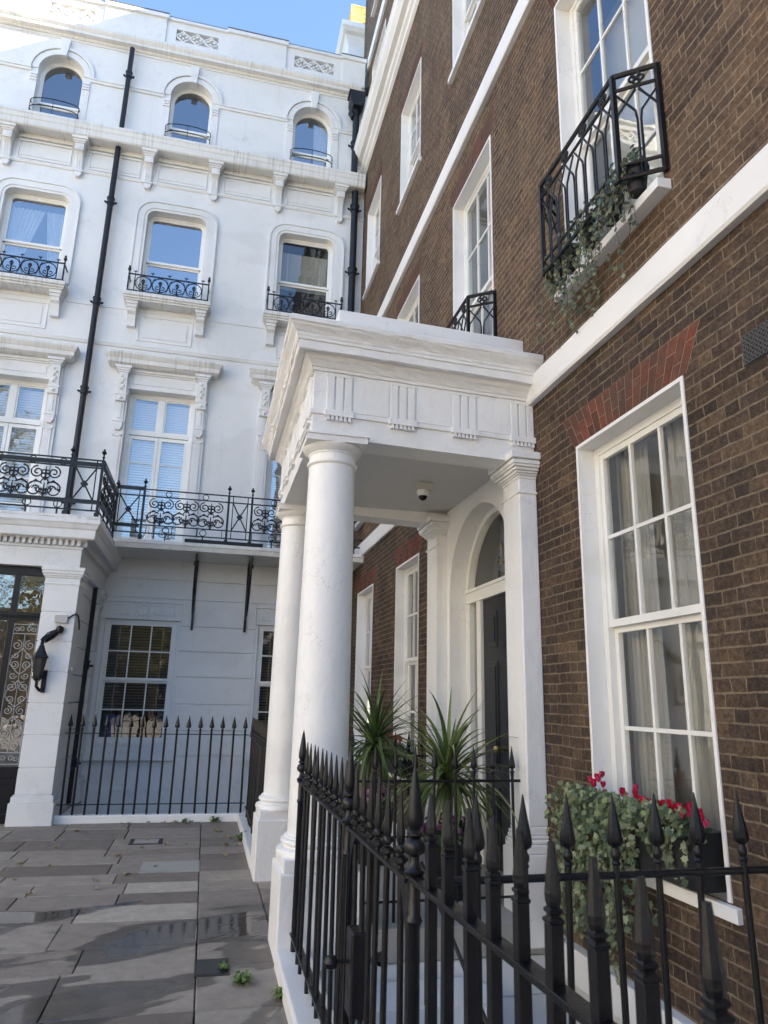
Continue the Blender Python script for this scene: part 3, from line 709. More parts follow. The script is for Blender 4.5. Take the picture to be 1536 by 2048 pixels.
def prof_w(prof, u0, u1, name, mt=M_stucco, parent=wh, jit=.002, seg=.4):
    m = MB(); m.sweep(prof, [(u0, 13.6), (u1, 13.6)], jit, seg); return m.build(name, mt, parent)
# in plan, travelling +x: outward (right) is -y
prof_w([(-.02, 13.74), (-.02, 14.0), (.20, 13.99), (.21, 13.95), (.20, 13.91), (.17, 13.87), (.15, 13.85), (.15, 13.79), (.05, 13.785), (.04, 13.76), (.02, 13.74)], WX0, 2.42, 'cornice', M_stain2)
prof_w([(0, 13.665), (0, 13.69), (.02, 13.69), (.02, 13.67)], WX0, 2.55, 'string_course')
prof_w([(-.02, 11.00), (-.02, 11.42), (.36, 11.40), (.37, 11.34), (.355, 11.32), (.345, 11.24), (.33, 11.22), (.325, 11.10), (.30, 11.075), (.05, 11.10), (.05, 11.04), (.03, 11.00)], WX0, 2.55, 'cornice', M_stain, jit=.003)
prof_w([(0, 10.42), (0, 10.50), (.035, 10.50), (.04, 10.47), (.02, 10.43)], WX0, WX1, 'string_course')
prof_w([(0, 7.43), (0, 7.46), (.018, 7.46), (.018, 7.435)], WX0, WX1, 'string_course')
prof_w([(0, 6.60), (0, 6.70), (.05, 6.70), (.06, 6.67), (.03, 6.61)], WX0, WX1, 'string_course')
# frieze panels and brackets
m = MB(TW); bx = [-15.9+.0]
bs = [-.70+1.366*k for k in range(-11, 3)]
for a, b in zip(bs, bs[1:]):
    p0, p1 = a+.17, b-.17
    for z0, z1, d in ((10.52, 10.545, .03), (10.93, 10.97, .04), (11.0, 11.03, .06)): m.box(p0, p1, z0, z1, -d, .0)
    m.box(p0, p0+.03, 10.545, 10.93, -.028, .0); m.box(p1-.03, p1, 10.545, 10.93, -.028, .0)
    m.box(p0+.03, p1-.03, 10.60, 10.84, -.012, .0)
m.build('frieze_panel', M_stucco, wh, bevel=.004)
def bracket(c):
    m = MB(TW)
    m.box(c-.155, c+.155, 11.02, 11.075, -.30, .0); m.box(c-.125, c+.125, 10.98, 11.02, -.27, .0); m.box(c-.10, c+.10, 10.945, 10.98, -.25, .0)
    m.box(c-.085, c+.085, 10.80, 10.945, -.23, .0); m.box(c-.05, c+.05, 10.83, 10.91, -.24, -.22)
    pr = [(0, 10.42), (-.07, 10.42), (-.075, 10.5), (-.09, 10.62), (-.13, 10.74), (-.19, 10.80), (0, 10.80)]
    m.prism(pr, lambda p: (c-.075, p[1], p[0]), lambda p: (c+.075, p[1], p[0]))
    for q in (-.045, 0, .045): m.prism([(a-.012 if a else 0, b) for a, b in pr], lambda p, q=q: (c+q-.012, p[1], p[0]), lambda p, q=q: (c+q+.012, p[1], p[0]))
    m.box(c-.10, c+.10, 10.385, 10.42, -.10, .0)
    m.prism([(c-.075, 10.385), (c-.07, 10.32), (c-.035, 10.27), (c+.035, 10.27), (c+.07, 10.32), (c+.075, 10.385)], lambda p: (p[0], p[1], -.085), lambda p: (p[0], p[1], 0))
    return m.build('bracket', M_stucco, wh, bevel=.003)
for c in bs:
    if c > -9: bracket(c+.0)
# parapet
PY = -.10
m = MB(TW); pan = [H(c, .46, 14.02, 14.40) for c in (-1.38, 1.28, -4.02, -6.6)]
for h in pan: h['v0'], h['v1'] = 14.20, 14.52
wall(m, WX0, WX1-.1, 13.9, 14.70, pan, PY)
for h in pan: reveal(m, h, PY, PY+.12)
m.quad((WX0, 13.9, PY+.12), (WX1-.1, 13.9, PY+.12), (WX1-.1, 14.70, PY+.12), (WX0, 14.70, PY+.12))
for (a, b) in ((-.70, .62), (-3.35, -2.06), (-6.0, -4.7), (1.95, 2.49)): m.box(a, b, 13.995, 14.70, PY-.035, PY)
m.build('parapet', M_stucco, wh, fix=False)
m = MB(TW); m.box(WX0, WX1-.1, 14.70, 14.735, PY-.05, PY+.4); m.box(WX0, WX1-.1, 14.735, 14.80, PY-.02, PY+.4)
for (a, b) in ((-.73, .65), (-3.38, -2.03), (-6.03, -4.67), (1.92, 2.51)): m.box(a, b, 14.69, 14.74, PY-.085, PY); m.box(a-.01, b+.01, 14.735, 14.82, PY-.06, PY+.2)
m.build('coping', M_stucco, wh, bevel=.004)
m = MB(TW); m.box(WX0, WX1-.1, 14.801, 14.83, PY-.01, PY+.4); 
for (a, b) in ((-.73, .65), (-3.38, -2.03), (-6.03, -4.67), (1.92, 2.51)): m.box(a-.012, b+.012, 14.821, 14.84, PY-.07, PY+.2)
m.build('lead_flashing', M_lead, wh)
for h in pan:
    m = MB(TW); c = (h['u0']+h['u1'])/2; z = 14.36
    for k in (-1, 0, 1):
        q = c+k*.30
        for s in (1, -1):
            for s2 in (1, -1):
                m.tube([(q+s*.15, z, PY+.04), (q+s*.12, z+s2*.05, PY+.03), (q+s*.04, z+s2*.10, PY+.03), (q, z+s2*.17, PY+.04)], .022, 6)
        for s, s2 in ((1, 0), (-1, 0), (0, 1), (0, -1)): m.lathe([(.001, -.03), (.03, -.015), (.035, 0), (.03, .015), (.001, .03)], (q+s*.07, z+s2*.06, PY+.02), 8)
    m.build('pierced_panel', M_stucco, wh, smooth=True)
# top floor arched windows
for i, h in enumerate(w_3f):
    m = MB(TW); reveal(m, h, 0, .22); m.build('window_reveal', M_stucco, wh)
    m = MB(TW); hc = dict(h); hc['v0'] = 12.79
    band(m, hc, .14, .205, -.05, 0, sides=False); band(m, hc, .0, .13, -.022, 0, sides=False)
    for s in (-1, 1):
        c = (h['u0']+h['u1'])/2; a, b = sorted((c+s*.445, c+s*.60))
        m.box(a, b, 11.4, 12.69, -.02, 0)
        a, b = sorted((c+s*.45, c+s*.585))
        for z in (12.46, 12.53, 12.60): m.box(a, b, z, z+.045, -.045, 0)
    c = (h['u0']+h['u1'])/2
    m.prism([(c-.06, 13.18), (c-.10, 13.62), (c+.10, 13.62), (c+.06, 13.18)], lambda p: (p[0], p[1], -.09), lambda p: (p[0], p[1], 0))
    m.build('window_surround', M_stucco, wh, bevel=.004)
    sash_window(TW, wh, dict(h), 12.1, 1, 1, 1, .20, M_glass_top, ft=.03, curtain=[(1.45, 1.70, 1.40, 1.74, 11.5, 13.1)] if i == 1 else None)
    r = thing('window_guard', ['thin curved iron guard bar on the middle arched window', 'thin curved iron guard bar on the arched window nearest the brick house', 'thin curved iron guard bar on the arched window at the left', 'thin curved iron guard bar on the arched window outside the left edge'][i], 'window guard', (c, 13.5, 11.6), 'guard bars on the arched windows')
    g_ = MB(TW)
    for z in (11.72, 11.90): g_.tube([(c-.47, z-.02, -.01), (c-.47, z, -.10), (c-.40, z, -.16), (c-.2, z, -.20), (c, z, -.21), (c+.2, z, -.20), (c+.40, z, -.16), (c+.47, z, -.10), (c+.47, z-.02, -.01)], .010, 6)
    g_.tube([(c, 11.42, -.21), (c, 11.9, -.21)], .007, 5); g_.tube([(c-.47, 11.42, -.10), (c-.47, 11.9, -.10)], .008, 5); g_.tube([(c+.47, 11.42, -.10), (c+.47, 11.9, -.10)], .008, 5)
    g_.build('guard_rail', M_iron, r)
# impost string between arched windows
m = MB(TW)
edges = [WX0]+sorted([x for h in w_3f for x in (h['u0']-.13, h['u1']+.13)])+[WX1-.02]
for a, b in zip(edges[::2], edges[1::2]): m = MB(TW); m.box(a, b, 12.69, 12.75, -.035, 0); m.box(a, b, 12.75, 12.79, -.055, 0); m.build('string_course', M_stucco, wh, bevel=.004)
# second floor windows
labs2 = ['middle', 'right-hand', 'left-hand', 'leftmost']
def sill2(c):
    m = MB(TW); m.box(c-.84, c+.84, 7.60, 7.68, -.36, 0); m.box(c-.82, c+.82, 7.56, 7.60, -.33, 0); m.box(c-.80, c+.80, 7.52, 7.56, -.30, 0)
    m.build('window_sill', M_stain, wh, bevel=.006)
    for s in (-1, 1):
        m = MB(TW); q = c+s*.66
        m.box(q-.11, q+.11, 7.46, 7.52, -.27, 0); m.box(q-.095, q+.095, 7.40, 7.46, -.24, 0)
        m.prism([(0, 7.05), (-.10, 7.05), (-.11, 7.15), (-.15, 7.28), (-.21, 7.33), (-.22, 7.40), (0, 7.40)], lambda p: (q-.08, p[1], p[0]), lambda p: (q+.08, p[1], p[0]))
        m.build('bracket', M_stucco, wh, bevel=.004)
    m = MB(TW)
    for a, b, z0, z1 in ((c-.52, c+.52, 6.80, 6.815), (c-.52, c+.52, 7.33, 7.345), (c-.52, c-.505, 6.8, 7.345), (c+.505, c+.52, 6.8, 7.345)): m.box(a, b, z0, z1, -.02, 0)
    m.box(c-.42, c+.42, 6.88, 7.26, -.012, 0)
    m.build('sill_panel', M_stucco, wh, bevel=.003)
def ironfan(m, c, z, s):
    """small palmette"""
    for a in (-60, -30, 0, 30, 60):
        m.tube([(c, z, 0), (c+s*.5*math.sin(R_(a)), z+s*.45*math.cos(R_(a)), 0), (c+s*math.sin(R_(a*1.1)), z+s*math.cos(R_(a)), 0)], [s*.10, s*.13, s*.03], 5)
def guard(c, i):
    yb = 13.28
    r = thing('window_guard', 'low black iron window guard of linked circles, %s of the second floor row' % labs2[i], 'window guard', (c, yb, 7.68), 'ornate iron window guards')
    T2 = lambda p: (p[0], yb+p[2], p[1])
    m = MB(T2); x0, x1 = c-.77, c+.77
    for z in (7.70, 8.06): m.box(x0, x1, z, z+.022, -.011, .011)
    for x in (x0, x1): m.box(x-.013, x+.013, 7.68, 8.10, -.013, .013)
    for x in (x0+.12, x1-.12): m.box(x-.009, x+.009, 7.68, 8.07, -.009, .009)
    for x in (x0, x1): m.box(x-.01, x+.01, 7.72, 7.745, 0, .32); m.box(x-.01, x+.01, 8.05, 8.075, 0, .32)
    m.build('rail', M_iron, r)
    m = MB(T2); n = 4; st = (1.54-.24)/n
    for k in range(n):
        q = x0+.12+st*(k+.5)
        m.tube([(a, b, 0) for a, b in circ(q, 7.892, .152, 18)], .011, 5, True)
        for s in (-1, 1):
            m.tube([(q+s*(a-q), b, 0) for a, b in spiral(q+.05, 7.84, .045, -PI/2-.6, .85, .35, 12)], .010, 5)
            m.tube([(q, 7.86, 0), (q+s*.03, 7.93, 0), (q+s*.015, 7.97, 0)], .010, 5)
        m.tube([(q, 7.76, 0), (q, 7.99, 0)], [.02, .008], 5); ironfan(m, q, 7.93, .05)
        if k: 
            e = x0+.12+st*k
            for s in (-1, 1): m.tube([(e, 7.89, 0), (e+s*.02, 7.98, 0), (e+s*.055, 8.04, 0)], .008, 4); m.tube([(e, 7.89, 0), (e+s*.02, 7.80, 0), (e+s*.055, 7.74, 0)], .008, 4)
    m.build('scrollwork', M_iron, r, smooth=True)
    m = MB(T2)
    for k in range(n+1):
        e = x0+.12+st*k; m.tube([(e, 8.07, 0), (e, 8.13, 0)], .008, 4); ironfan(m, e, 8.12, .05)
    for x in (x0, x1):
        m.lathe([(.001, 0), (.016, .01), (.012, .03), (.026, .05), (.03, .07), (.02, .09), (.026, .105), (.018, .13), (.001, .15)], (0, 0, 0), 8) if False else None
        m.tube([(x, 8.10, 0), (x, 8.13, 0), (x, 8.15, 0), (x, 8.18, 0), (x, 8.20, 0), (x, 8.225, 0), (x, 8.26, 0)], [.012, .014, .032, .034, .018, .026, .003], 8)
    m.build('finial', M_iron, r, smooth=True)
for i, h in enumerate(w_2f):
    c = (h['u0']+h['u1'])/2
    m = MB(TW); reveal(m, h, 0, .20); m.build('window_reveal', M_stucco, wh)
    m = MB(TW); band(m, h, .0, .055, -.03, 0); band(m, h, .055, .19, -.045, 0); band(m, h, .19, .225, -.065, 0); m.build('window_surround', M_stucco, wh, bevel=.004)
    sill2(c); guard(c, i)
    cur = None; bl = None; gl = M_glass_sky; gll = None
    if i == 2: cur = [(c-.55, c-.35, c-.55, c+.1, 7.85, 9.6), (c+.35, c+.55, c+.12, c+.55, 7.85, 9.6)]
    if i == 1: bl = (M_blind, 8.72, 9.6, .42); gl = M_glass_mid; gll = M_glass_mid
    sash_window(TW, wh, dict(h), 8.68, 1, 1, 1, .16, gl, ft=.05, curtain=cur, blind=bl, gl_low=gll, slat=.04)
# first floor french windows with hoods on consoles
for i, h in enumerate(w_1f):
    c = (h['u0']+h['u1'])/2
    m = MB(TW); reveal(m, h, 0, .24); m.build('window_reveal', M_stucco, wh)
    m = MB(TW)
    for s in (-1, 1):
        a, b = sorted((c+s*.635, c+s*.86)); m.box(a, b, 2.6, 6.05, -.05, 0)
        a, b = sorted((c+s*.67, c+s*.81)); m.box(a, b, 2.75, 4.75, -.068, -.05)
        a, b = sorted((c+s*.63, c+s*.655)); m.box(a, b, 2.6, 5.74, -.06, 0)
    m.box(c-.66, c+.66, 5.74, 5.80, -.06, 0); m.box(c-.64, c+.64, 5.80, 6.14, -.03, 0); m.box(c-.56, c+.56, 5.85, 6.02, -.045, 0)
    m.box(c-.64, c+.64, 6.06, 6.09, -.06, 0); m.box(c-.64, c+.64, 6.09, 6.14, -.09, 0)
    m.build('window_surround', M_stucco, wh, bevel=.004)
    for s in (-1, 1):
        m = MB(TW); q = c+s*.745; hw = .085
        m.box(q-.15, q+.15, 6.09, 6.14, -.24, 0); m.box(q-.125, q+.125, 6.05, 6.09, -.22, 0); m.box(q-.105, q+.105, 6.01, 6.05, -.20, 0)
        m.prism([(0, 5.60), (-.13, 5.60), (-.15, 5.7), (-.18, 5.9), (-.185, 6.01), (0, 6.01)], lambda p: (q-hw, p[1], p[0]), lambda p: (q+hw, p[1], p[0]))
        for k in range(5): m.lathe([(.001, -.02), (.022, -.01), (.028, 0), (.022, .01), (.001, .02)], (q+(.018 if k % 2 else -.018), 5.68+k*.062, -.165-.006*k), 8)
        m.box(q-.11, q+.11, 5.565, 5.60, -.16, 0); m.box(q-.095, q+.095, 5.44, 5.565, -.15, 0); m.lathe([(.001, -.03), (.03, -.02), (.035, 0), (.03, .02), (.001, .03)], (q, 5.5, -.155), 10)
        m.box(q-.075, q+.075, 5.05, 5.44, -.085, 0); m.box(q-.03, q+.03, 5.1, 5.42, -.1, 0)
        m.box(q-.095, q+.095, 5.02, 5.05, -.13, 0); m.prism([(q-.085, 5.02), (q-.08, 4.93), (q-.04, 4.86), (q+.04, 4.86), (q+.08, 4.93), (q+.085, 5.02)], lambda p: (p[0], p[1], -.12), lambda p: (p[0], p[1], 0))
        m.prism([(q-.085, 4.80), (q-.05, 4.77), (q+.05, 4.77), (q+.085, 4.80), (q+.085, 4.76), (q, 4.73), (q-.085, 4.76)], lambda p: (p[0], p[1], -.085), lambda p: (p[0], p[1], 0))
        m.build('console', M_stucco, wh, bevel=.003)
    m = MB(); a0, a1 = c-.86, c+.86
    m.sweep([(0, 6.14), (0, 6.46), (.24, 6.40), (.25, 6.36), (.235, 6.33), (.21, 6.29), (.19, 6.27), (.185, 6.19), (.15, 6.17), (.11, 6.15)], [(a0, 13.6), (a0, 13.53), (a1, 13.53), (a1, 13.6)], .002, .3)
    m.build('hood', M_stain, wh)
    u0, u1 = c-.63, c+.63; w0 = .17
    f = MB(TW); ft = .08
    f.box(u0, u0+ft, 2.6, 5.74, w0, w0+.09); f.box(u1-ft, u1, 2.6, 5.74, w0, w0+.09); f.box(u0+ft, u1-ft, 5.66, 5.74, w0, w0+.09)
    f.box(c-.055, c+.055, 4.97, 5.66, w0+.005, w0+.09); f.box(u0+ft, u1-ft, 4.88, 4.97, w0-.01, w0+.09)
    win = f.build('french_window', M_joinery, wh, bevel=.004)
    s_ = MB(TW)
    for a, b in ((u0+ft, c-.004), (c+.004, u1-ft)):
        s_.box(a, a+.06, 2.6, 4.87, w0+.01, w0+.06); s_.box(b-.06, b, 2.6, 4.87, w0+.01, w0+.06); s_.box(a+.06, b-.06, 4.80, 4.87, w0+.01, w0+.06); s_.box(a+.06, b-.06, 2.6, 2.85, w0+.01, w0+.06)
        for z in (3.33, 3.82, 4.31): s_.box(a+.06, b-.06, z, z+.02, w0+.02, w0+.05)
        a_, b_ = (u0+ft, c-.055) if a < c-.1 else (c+.055, u1-ft)
        s_.box(a_, a_+.03, 4.97, 5.66, w0+.02, w0+.06); s_.box(b_-.03, b_, 4.97, 5.66, w0+.02, w0+.06); s_.box(a_+.03, b_-.03, 4.97, 5.0, w0+.02, w0+.06); s_.box(a_+.03, b_-.03, 5.63, 5.66, w0+.02, w0+.06)
    s_.build('casement', M_joinery, win, bevel=.003)
    p = MB(TW); p.quad((u0+ft, 2.6, w0+.035), (u1-ft, 2.6, w0+.035), (u1-ft, 5.7, w0+.035), (u0+ft, 5.7, w0+.035)); p.build('pane', M_glass_fr, win, fix=False)
    b = MB(TW); z = 5.62
    while z > 2.7:
        b.quad((u0+.1, z, .32), (u1-.1, z, .32), (u1-.1, z-.036, .35), (u0+.1, z-.036, .35)); z -= .052
    b.build('blind', M_blind, win, fix=False)
# ground floor windows
for i, h in enumerate(w_gf):
    c = (h['u0']+h['u1'])/2
    m = MB(TW)
    m.box(h['u0']-.06, h['u1']+.06, 1.312, 1.345, -.03, .02); m.box(h['u0']-.06, h['u1']+.06, 1.62, 1.65, -.03, .02)
    m.box(h['u0']-.055, h['u1']+.055, 1.345, 1.62, .0, .02)
    for a, b in ((c-.56, c-.22), (c+.22, c+.56)):
        m.box(a, b, 1.40, 1.415, -.014, 0); m.box(a, b, 1.565, 1.58, -.014, 0); m.box(a, a+.015, 1.4, 1.58, -.014, 0); m.box(b-.015, b, 1.4, 1.58, -.014, 0)
    m.tube([(a, b, -.006) for a, b in circ(c, 1.49, .15, 24, PI*.15, PI*.85)], .012, 5); m.tube([(a, b, -.006) for a, b in circ(c, 1.49, .15, 24, PI*1.15, PI*1.85)], .012, 5)
    m.tube([(a, b, -.01) for a, b in circ(c, 1.49, .10, 24)], .014, 5, True); m.lathe([(.001, 0)]*2, (c, 1.49, 0), 6) if False else None
    m.build('lintel_panel', M_stucco, wh, bevel=.003)
    m = MB(TW); m.box(h['u0']-.10, h['u1']+.14, -1.10, -.95, -.07, .02); m.box(h['u0']-.06, h['u1']+.06, -.95, -.93, -.03, .02); m.build('window_sill', M_stucco, wh, bevel=.006)
    m = MB(TW)
    for s in ((h['u0']-.06, h['u0']-.0), (h['u1'], h['u1']+.06)): m.box(s[0], s[1], -.93, 1.31, .0, .03)
    m.box(h['u0'], h['u1'], -.93, -.86, -.01, .1)
    m.build('window_surround', M_stucco, wh, bevel=.004)
    m = MB(TW); reveal(m, h, 0.0, .06); m.build('window_reveal', M_stucco, wh)
    sash_window(TW, wh, dict(h), .24, 3, 2, 2, .045, M_glass_mid, ft=.055, bar=.022, blind=(M_dblind, -.30 if i == 0 else -.75, 1.2, .20))

for nm_, lb_, xa_, xb_, z_, mt_ in (('storage_box', 'blue box glimpsed behind the blind of the white ground floor window', -1.72, -1.48, -.35, mat('blue_card', (.02, .07, .30), .6)), ('storage_bag', 'pale bag glimpsed behind the blind of the white ground floor window', -1.38, -1.16, -.56, mat('pale_bag', (.25, .26, .28), .7)), ('storage_crate', 'red crate glimpsed behind the blind of the white ground floor window', -.98, -.84, -.52, mat('red_card', (.22, .03, .03), .6))):
    tag(MB().box(xa_, xb_, 13.86, 14.05, -.86, z_).build(nm_, mt_, bevel=.02), lb_, nm_.split('_')[1])
# ---- balcony slab and iron railing
YB = 12.5
m = MB(); m.sweep([(-1.1, 2.42), (-1.1, 2.565), (.0, 2.565), (.03, 2.56), (.03, 2.505), (.015, 2.49), (.0, 2.45), (-.01, 2.42)], [(-1.80, YB), (WX1, YB)], .003, .3)
m.build('balcony_slab', M_slab, wh)
def X_panel(m, x0, x1, z0, z1, T=None):
    c, z = (x0+x1)/2, (z0+z1)/2
    for a, b in (((x0, z0), (x1, z1)), ((x0, z1), (x1, z0))): m.tube([(a[0], a[1], 0), (b[0], b[1], 0)], .012, 5)
    m.lathe([(.001, 0)]*2, (0, 0, 0), 4) if False else None
    for dx, dz in ((.028, 0), (-.028, 0), (0, .028), (0, -.028)): m.tube([(c+dx, z+dz, -.014), (c+dx, z+dz, .014)], .024, 8)
    m.tube([(c, z, -.022), (c, z, .022)], .026, 8)
def scroll_panel(m, c, z0, z1):
    """one symmetrical scroll motif .42 wide"""
    H_ = z1-z0; zt = z1-.12; zb = z0+.14
    for s in (-1, 1):
        f = lambda P, s=s: [(c+s*(a-c), b, 0) for a, b in P]
        m.tube(f(spiral(c+.115, zt, .095, PI*.5, 1.6, .2, 26, -1)), .0115, 5)
        m.tube(f(spiral(c+.125, zb, .125, PI*.75, 1.35, .28, 26, -1)), .0115, 5)
        m.tube(f([(c+.02, zt-.09), (c+.06, zt-.16), (c+.12, zb+.14), (c+.19, zb+.08)]), .0115, 5)
        m.tube(f(circ(c+.028, zt-.05, .03, 10)), .011, 5, True); m.tube(f(circ(c+.028, zt+.01, .026, 10)), .011, 5, True)
        m.tube(f(spiral(c+.055, zb-.01, .05, PI*.2, .8, .35, 12, -1)), .013, 5)
        for a in (.10, .20):
            fx = c+s*a; 
            for q in (-45, -10, 30): m.tube([(fx, zb-.01, 0), (fx+.07*math.sin(R_(q)), zb-.01+.08*math.cos(R_(q)), 0)], [.011, .003], 5)
    m.tube([(c, zt-.12, 0), (c, zt+.09, 0)], [.018, .006], 6)
    m.tube([(c, z0-.0, 0), (c, zb+.10, 0)], [.02, .007], 6)
    for q in (-70, -35, 35, 70): m.tube([(c, zb-.02, 0), (c+.075*math.sin(R_(q)), zb-.02+.06*math.cos(R_(q)), 0)], [.013, .004], 5); m.tube([(c, zb-.04, 0), (c+.07*math.sin(R_(q)), zb-.06-.05*math.cos(R_(q)), 0)], [.012, .004], 5)
def railing(T, u0, u1, z0, posts, panels, xs, rings, parent, thick=()):
    """z0 = slab level"""
    b, l2, t2, t1 = z0+.12, z0+.26, z0+.78, z0+.90
    m = MB(T)
    for z in (b, l2, t2, t1): m.box(u0, u1, z, z+.020, -.011, .011)
    for z, a, c_ in thick: m.box(a, c_, z-.012, z+.045, -.022, .022)
    m.build('rail', M_iron, parent)
    for x in posts:
        p = MB(T); p.box(x-.019, x+.019, z0, t1+.02, -.019, .019); p.box(x-.035, x+.03, z0, z0+.10, -.024, .024)
        p.build('post', M_iron, parent)
        f = MB(T); z = t1+.01; f.tube([(x, z, 0), (x, z+.04, 0), (x, z+.055, 0), (x, z+.07, 0), (x, z+.10, 0), (x, z+.125, 0), (x, z+.14, 0), (x, z+.165, 0), (x, z+.185, 0)], [.014, .012, .026, .012, .014, .040, .034, .014, .016], 8)
        f.build('finial', M_iron, parent, smooth=True)
    m = MB(T)
    for c in panels: scroll_panel(m, c, l2, t2)
    for a, c_ in xs:
        X_panel(m, a, c_, l2+.02, t2)
        for x in (a, c_): m.box(x-.008, x+.008, b, t1, -.008, .008)
    for x in rings:
        m.tube([(a, b_, 0) for a, b_ in circ(x, (t2+t1)/2+.008, .05, 16)], .008, 5, True)
        m.tube([(a, b_, 0) for a, b_ in circ(x, (b+l2)/2+.008, .055, 16)], .008, 5, True); m.box(x-.012, x+.012, z0, b, -.01, .01)
    for c in panels:
        for x in (c-.215, c+.215): m.box(x-.006, x+.006, b, l2, -.006, .006)
    m.build('scrollwork', M_iron, parent, smooth=True)
r1 = thing('balcony_railing', 'black iron scrollwork balcony railing on the long white balcony in the corner', 'balcony railing', (0, YB, 2.57))
TR = lambda p: (p[0], YB+.06+p[2], p[1])
railing(TR, -1.78, 2.58, 2.565, [-1.32, .123, .535, 1.95, 2.4], [-1.02, -.59, -.17, .78, 1.21, 1.64], [(-1.72, -1.40), (.20, .46), (2.02, 2.33)], [-.91, -.28, .92, 1.5], r1, [(3.465, -1.78, -1.30), (2.80, -1.78, -1.36)])
# long dark planter on the balcony
t = tag(MB().box(-.58, .78, 12.62, 12.80, 2.567, 2.66).build('planter_trough', M_black, bevel=.01), 'long low black planter trough standing behind the balcony railing', 'planter')
# iron brackets carrying the balcony
bt = None
for i, (c, lb) in enumerate(((-.35, 'slender black iron balcony bracket, the one nearer the ground floor window at left'), (.60, 'slender black iron balcony bracket, the one nearer the portico column'))):
    t = thing('iron_bracket', lb, 'bracket', (c, 13.58, 1.16), 'iron brackets under the balcony')
    m = MB(); m.box(c-.022, c+.022, 13.545, 13.582, 1.16, 2.415); m.build('wall_bar', M_iron, t)
    m = MB(); pts = [(c, 13.54-.95*math.sin(PI/2*k/12), 1.40+.98*(1-math.cos(PI/2*k/12))) for k in range(13)]
    m.tube(pts, .022, 6); m.tube([(c, 13.54, 2.39), (c, 12.6, 2.39)], .024, 4)
    for k in range(4): m.tube([(c-.04, 13.0-.12*k, 2.32-.03*k), (c+.04, 13.0-.12*k, 2.32-.03*k)], .03, 8)
    m.build('brace', M_iron, t)

# ---- porch of the white house
pc = thing('porch', 'white stucco porch with channelled square pier and dentil cornice at the left', 'porch', (-2.6, 11, GZ))
PX1 = -1.90; PYF = 10.93
def pier(xa, xb, parent):
    m = MB(); zs = [-1.30, -.90, -.50, -.10, .30, .70, 1.05, 1.35]
    zs = [-1.32, -.98, -.56, -.14, .28, .70, 1.11, 1.52]
    for a, b in zip(zs, zs[1:]): m.box(xa, xb, PYF, PYF+.42, a+.006, b-.006)
    m.box(xa+.012, xb-.012, PYF+.012, PYF+.408, -1.4, 1.6)
    o = m.build('pier', M_stucco, parent, bevel=.004)
    m = MB(); 
    for o_, z0, z1 in ((.035, -1.42, -1.34), (.055, -1.72, -1.42), (.018, -1.34, -1.32)): m.box(xa-o_, xb+o_, PYF-o_, PYF+.42+o_, z0, z1)
    m.build('pier_base', M_stucco, o, bevel=.012)
    m = MB()
    for o_, z0, z1 in ((.004, 1.52, 1.60), (.012, 1.505, 1.525), (.02, 1.60, 1.625), (.035, 1.625, 1.655), (.05, 1.655, 1.70), (.06, 1.70, 1.755)): m.box(xa-o_, xb+o_, PYF-o_, PYF+.42+o_, z0, z1)
    m.build('capital', M_stucco, o, bevel=.004)
pier(-2.36, PX1, pc); pier(-4.9, -4.44, pc)
ent = [(-4.86, 13.58), (-4.86, PYF+.01), (PX1-.03, PYF+.01), (PX1-.03, 13.58)]
m = MB(); m.sweep([(-.35, 1.757), (-.35, 2.30), (.0, 2.30), (.0, 2.06), (.02, 2.055), (.02, 2.03), (0, 2.02), (0, 1.757)], ent, .001, .5); m.build('entablature', M_stucco, pc)
m = MB(); m.sweep([(-.35, 2.14), (-.35, 2.44), (.235, 2.44), (.24, 2.38), (.22, 2.35), (.20, 2.30), (.185, 2.285), (.18, 2.17), (.165, 2.155), (.07, 2.165), (.065, 2.145), (.0, 2.14)], ent, .002, .4); m.build('cornice', M_stucco, pc)
m = MB(); m.sweep([(-1.2, 2.44), (-1.2, 2.49), (.225, 2.49), (.23, 2.444)], ent, .004, .12); m.build('ledge', M_slab, pc)
m = MB(); m.box(-4.8, -1.95, 11.0, 13.58, 2.40, 2.47); m.build('roof', M_slab, pc)
m = MB(); x = PX1-.05
while x > -4.8: m.box(x-.045, x, PYF-.055, PYF+.02, 2.07, 2.15); x -= .082
y_ = PYF+.02
while y_ < 13.5: m.box(PX1-.05, PX1+.03, y_, y_+.045, 2.07, 2.15); y_ += .082
m.build('dentil', M_stucco, pc)
m = MB(); zs = [-4.3, -1.70, -1.32, -.98, -.56, -.14, .28, .70, 1.11, 1.52, 1.757]
for a, b in zip(zs, zs[1:]): m.box(-2.30, PX1-.12, PYF+.42, 13.58, a+.006, b-.006)
m.build('side_wall', M_stucco, pc, bevel=.003)
m = MB()
for a, b in zip(zs, zs[1:]): m.box(-2.2, PX1-.03, 13.22, 13.58, a+.006, b-.006)
for o_, z0, z1 in ((.02, 1.46, 1.49), (.03, 1.60, 1.63), (.05, 1.63, 1.68), (.07, 1.68, 1.757), (.05, -1.42, -1.34), (.07, -1.72, -1.42)): m.box(-2.2, PX1-.03+o_, 13.22-o_, 13.58, z0, z1)
m.build('pilaster', M_stucco, pc, bevel=.004)
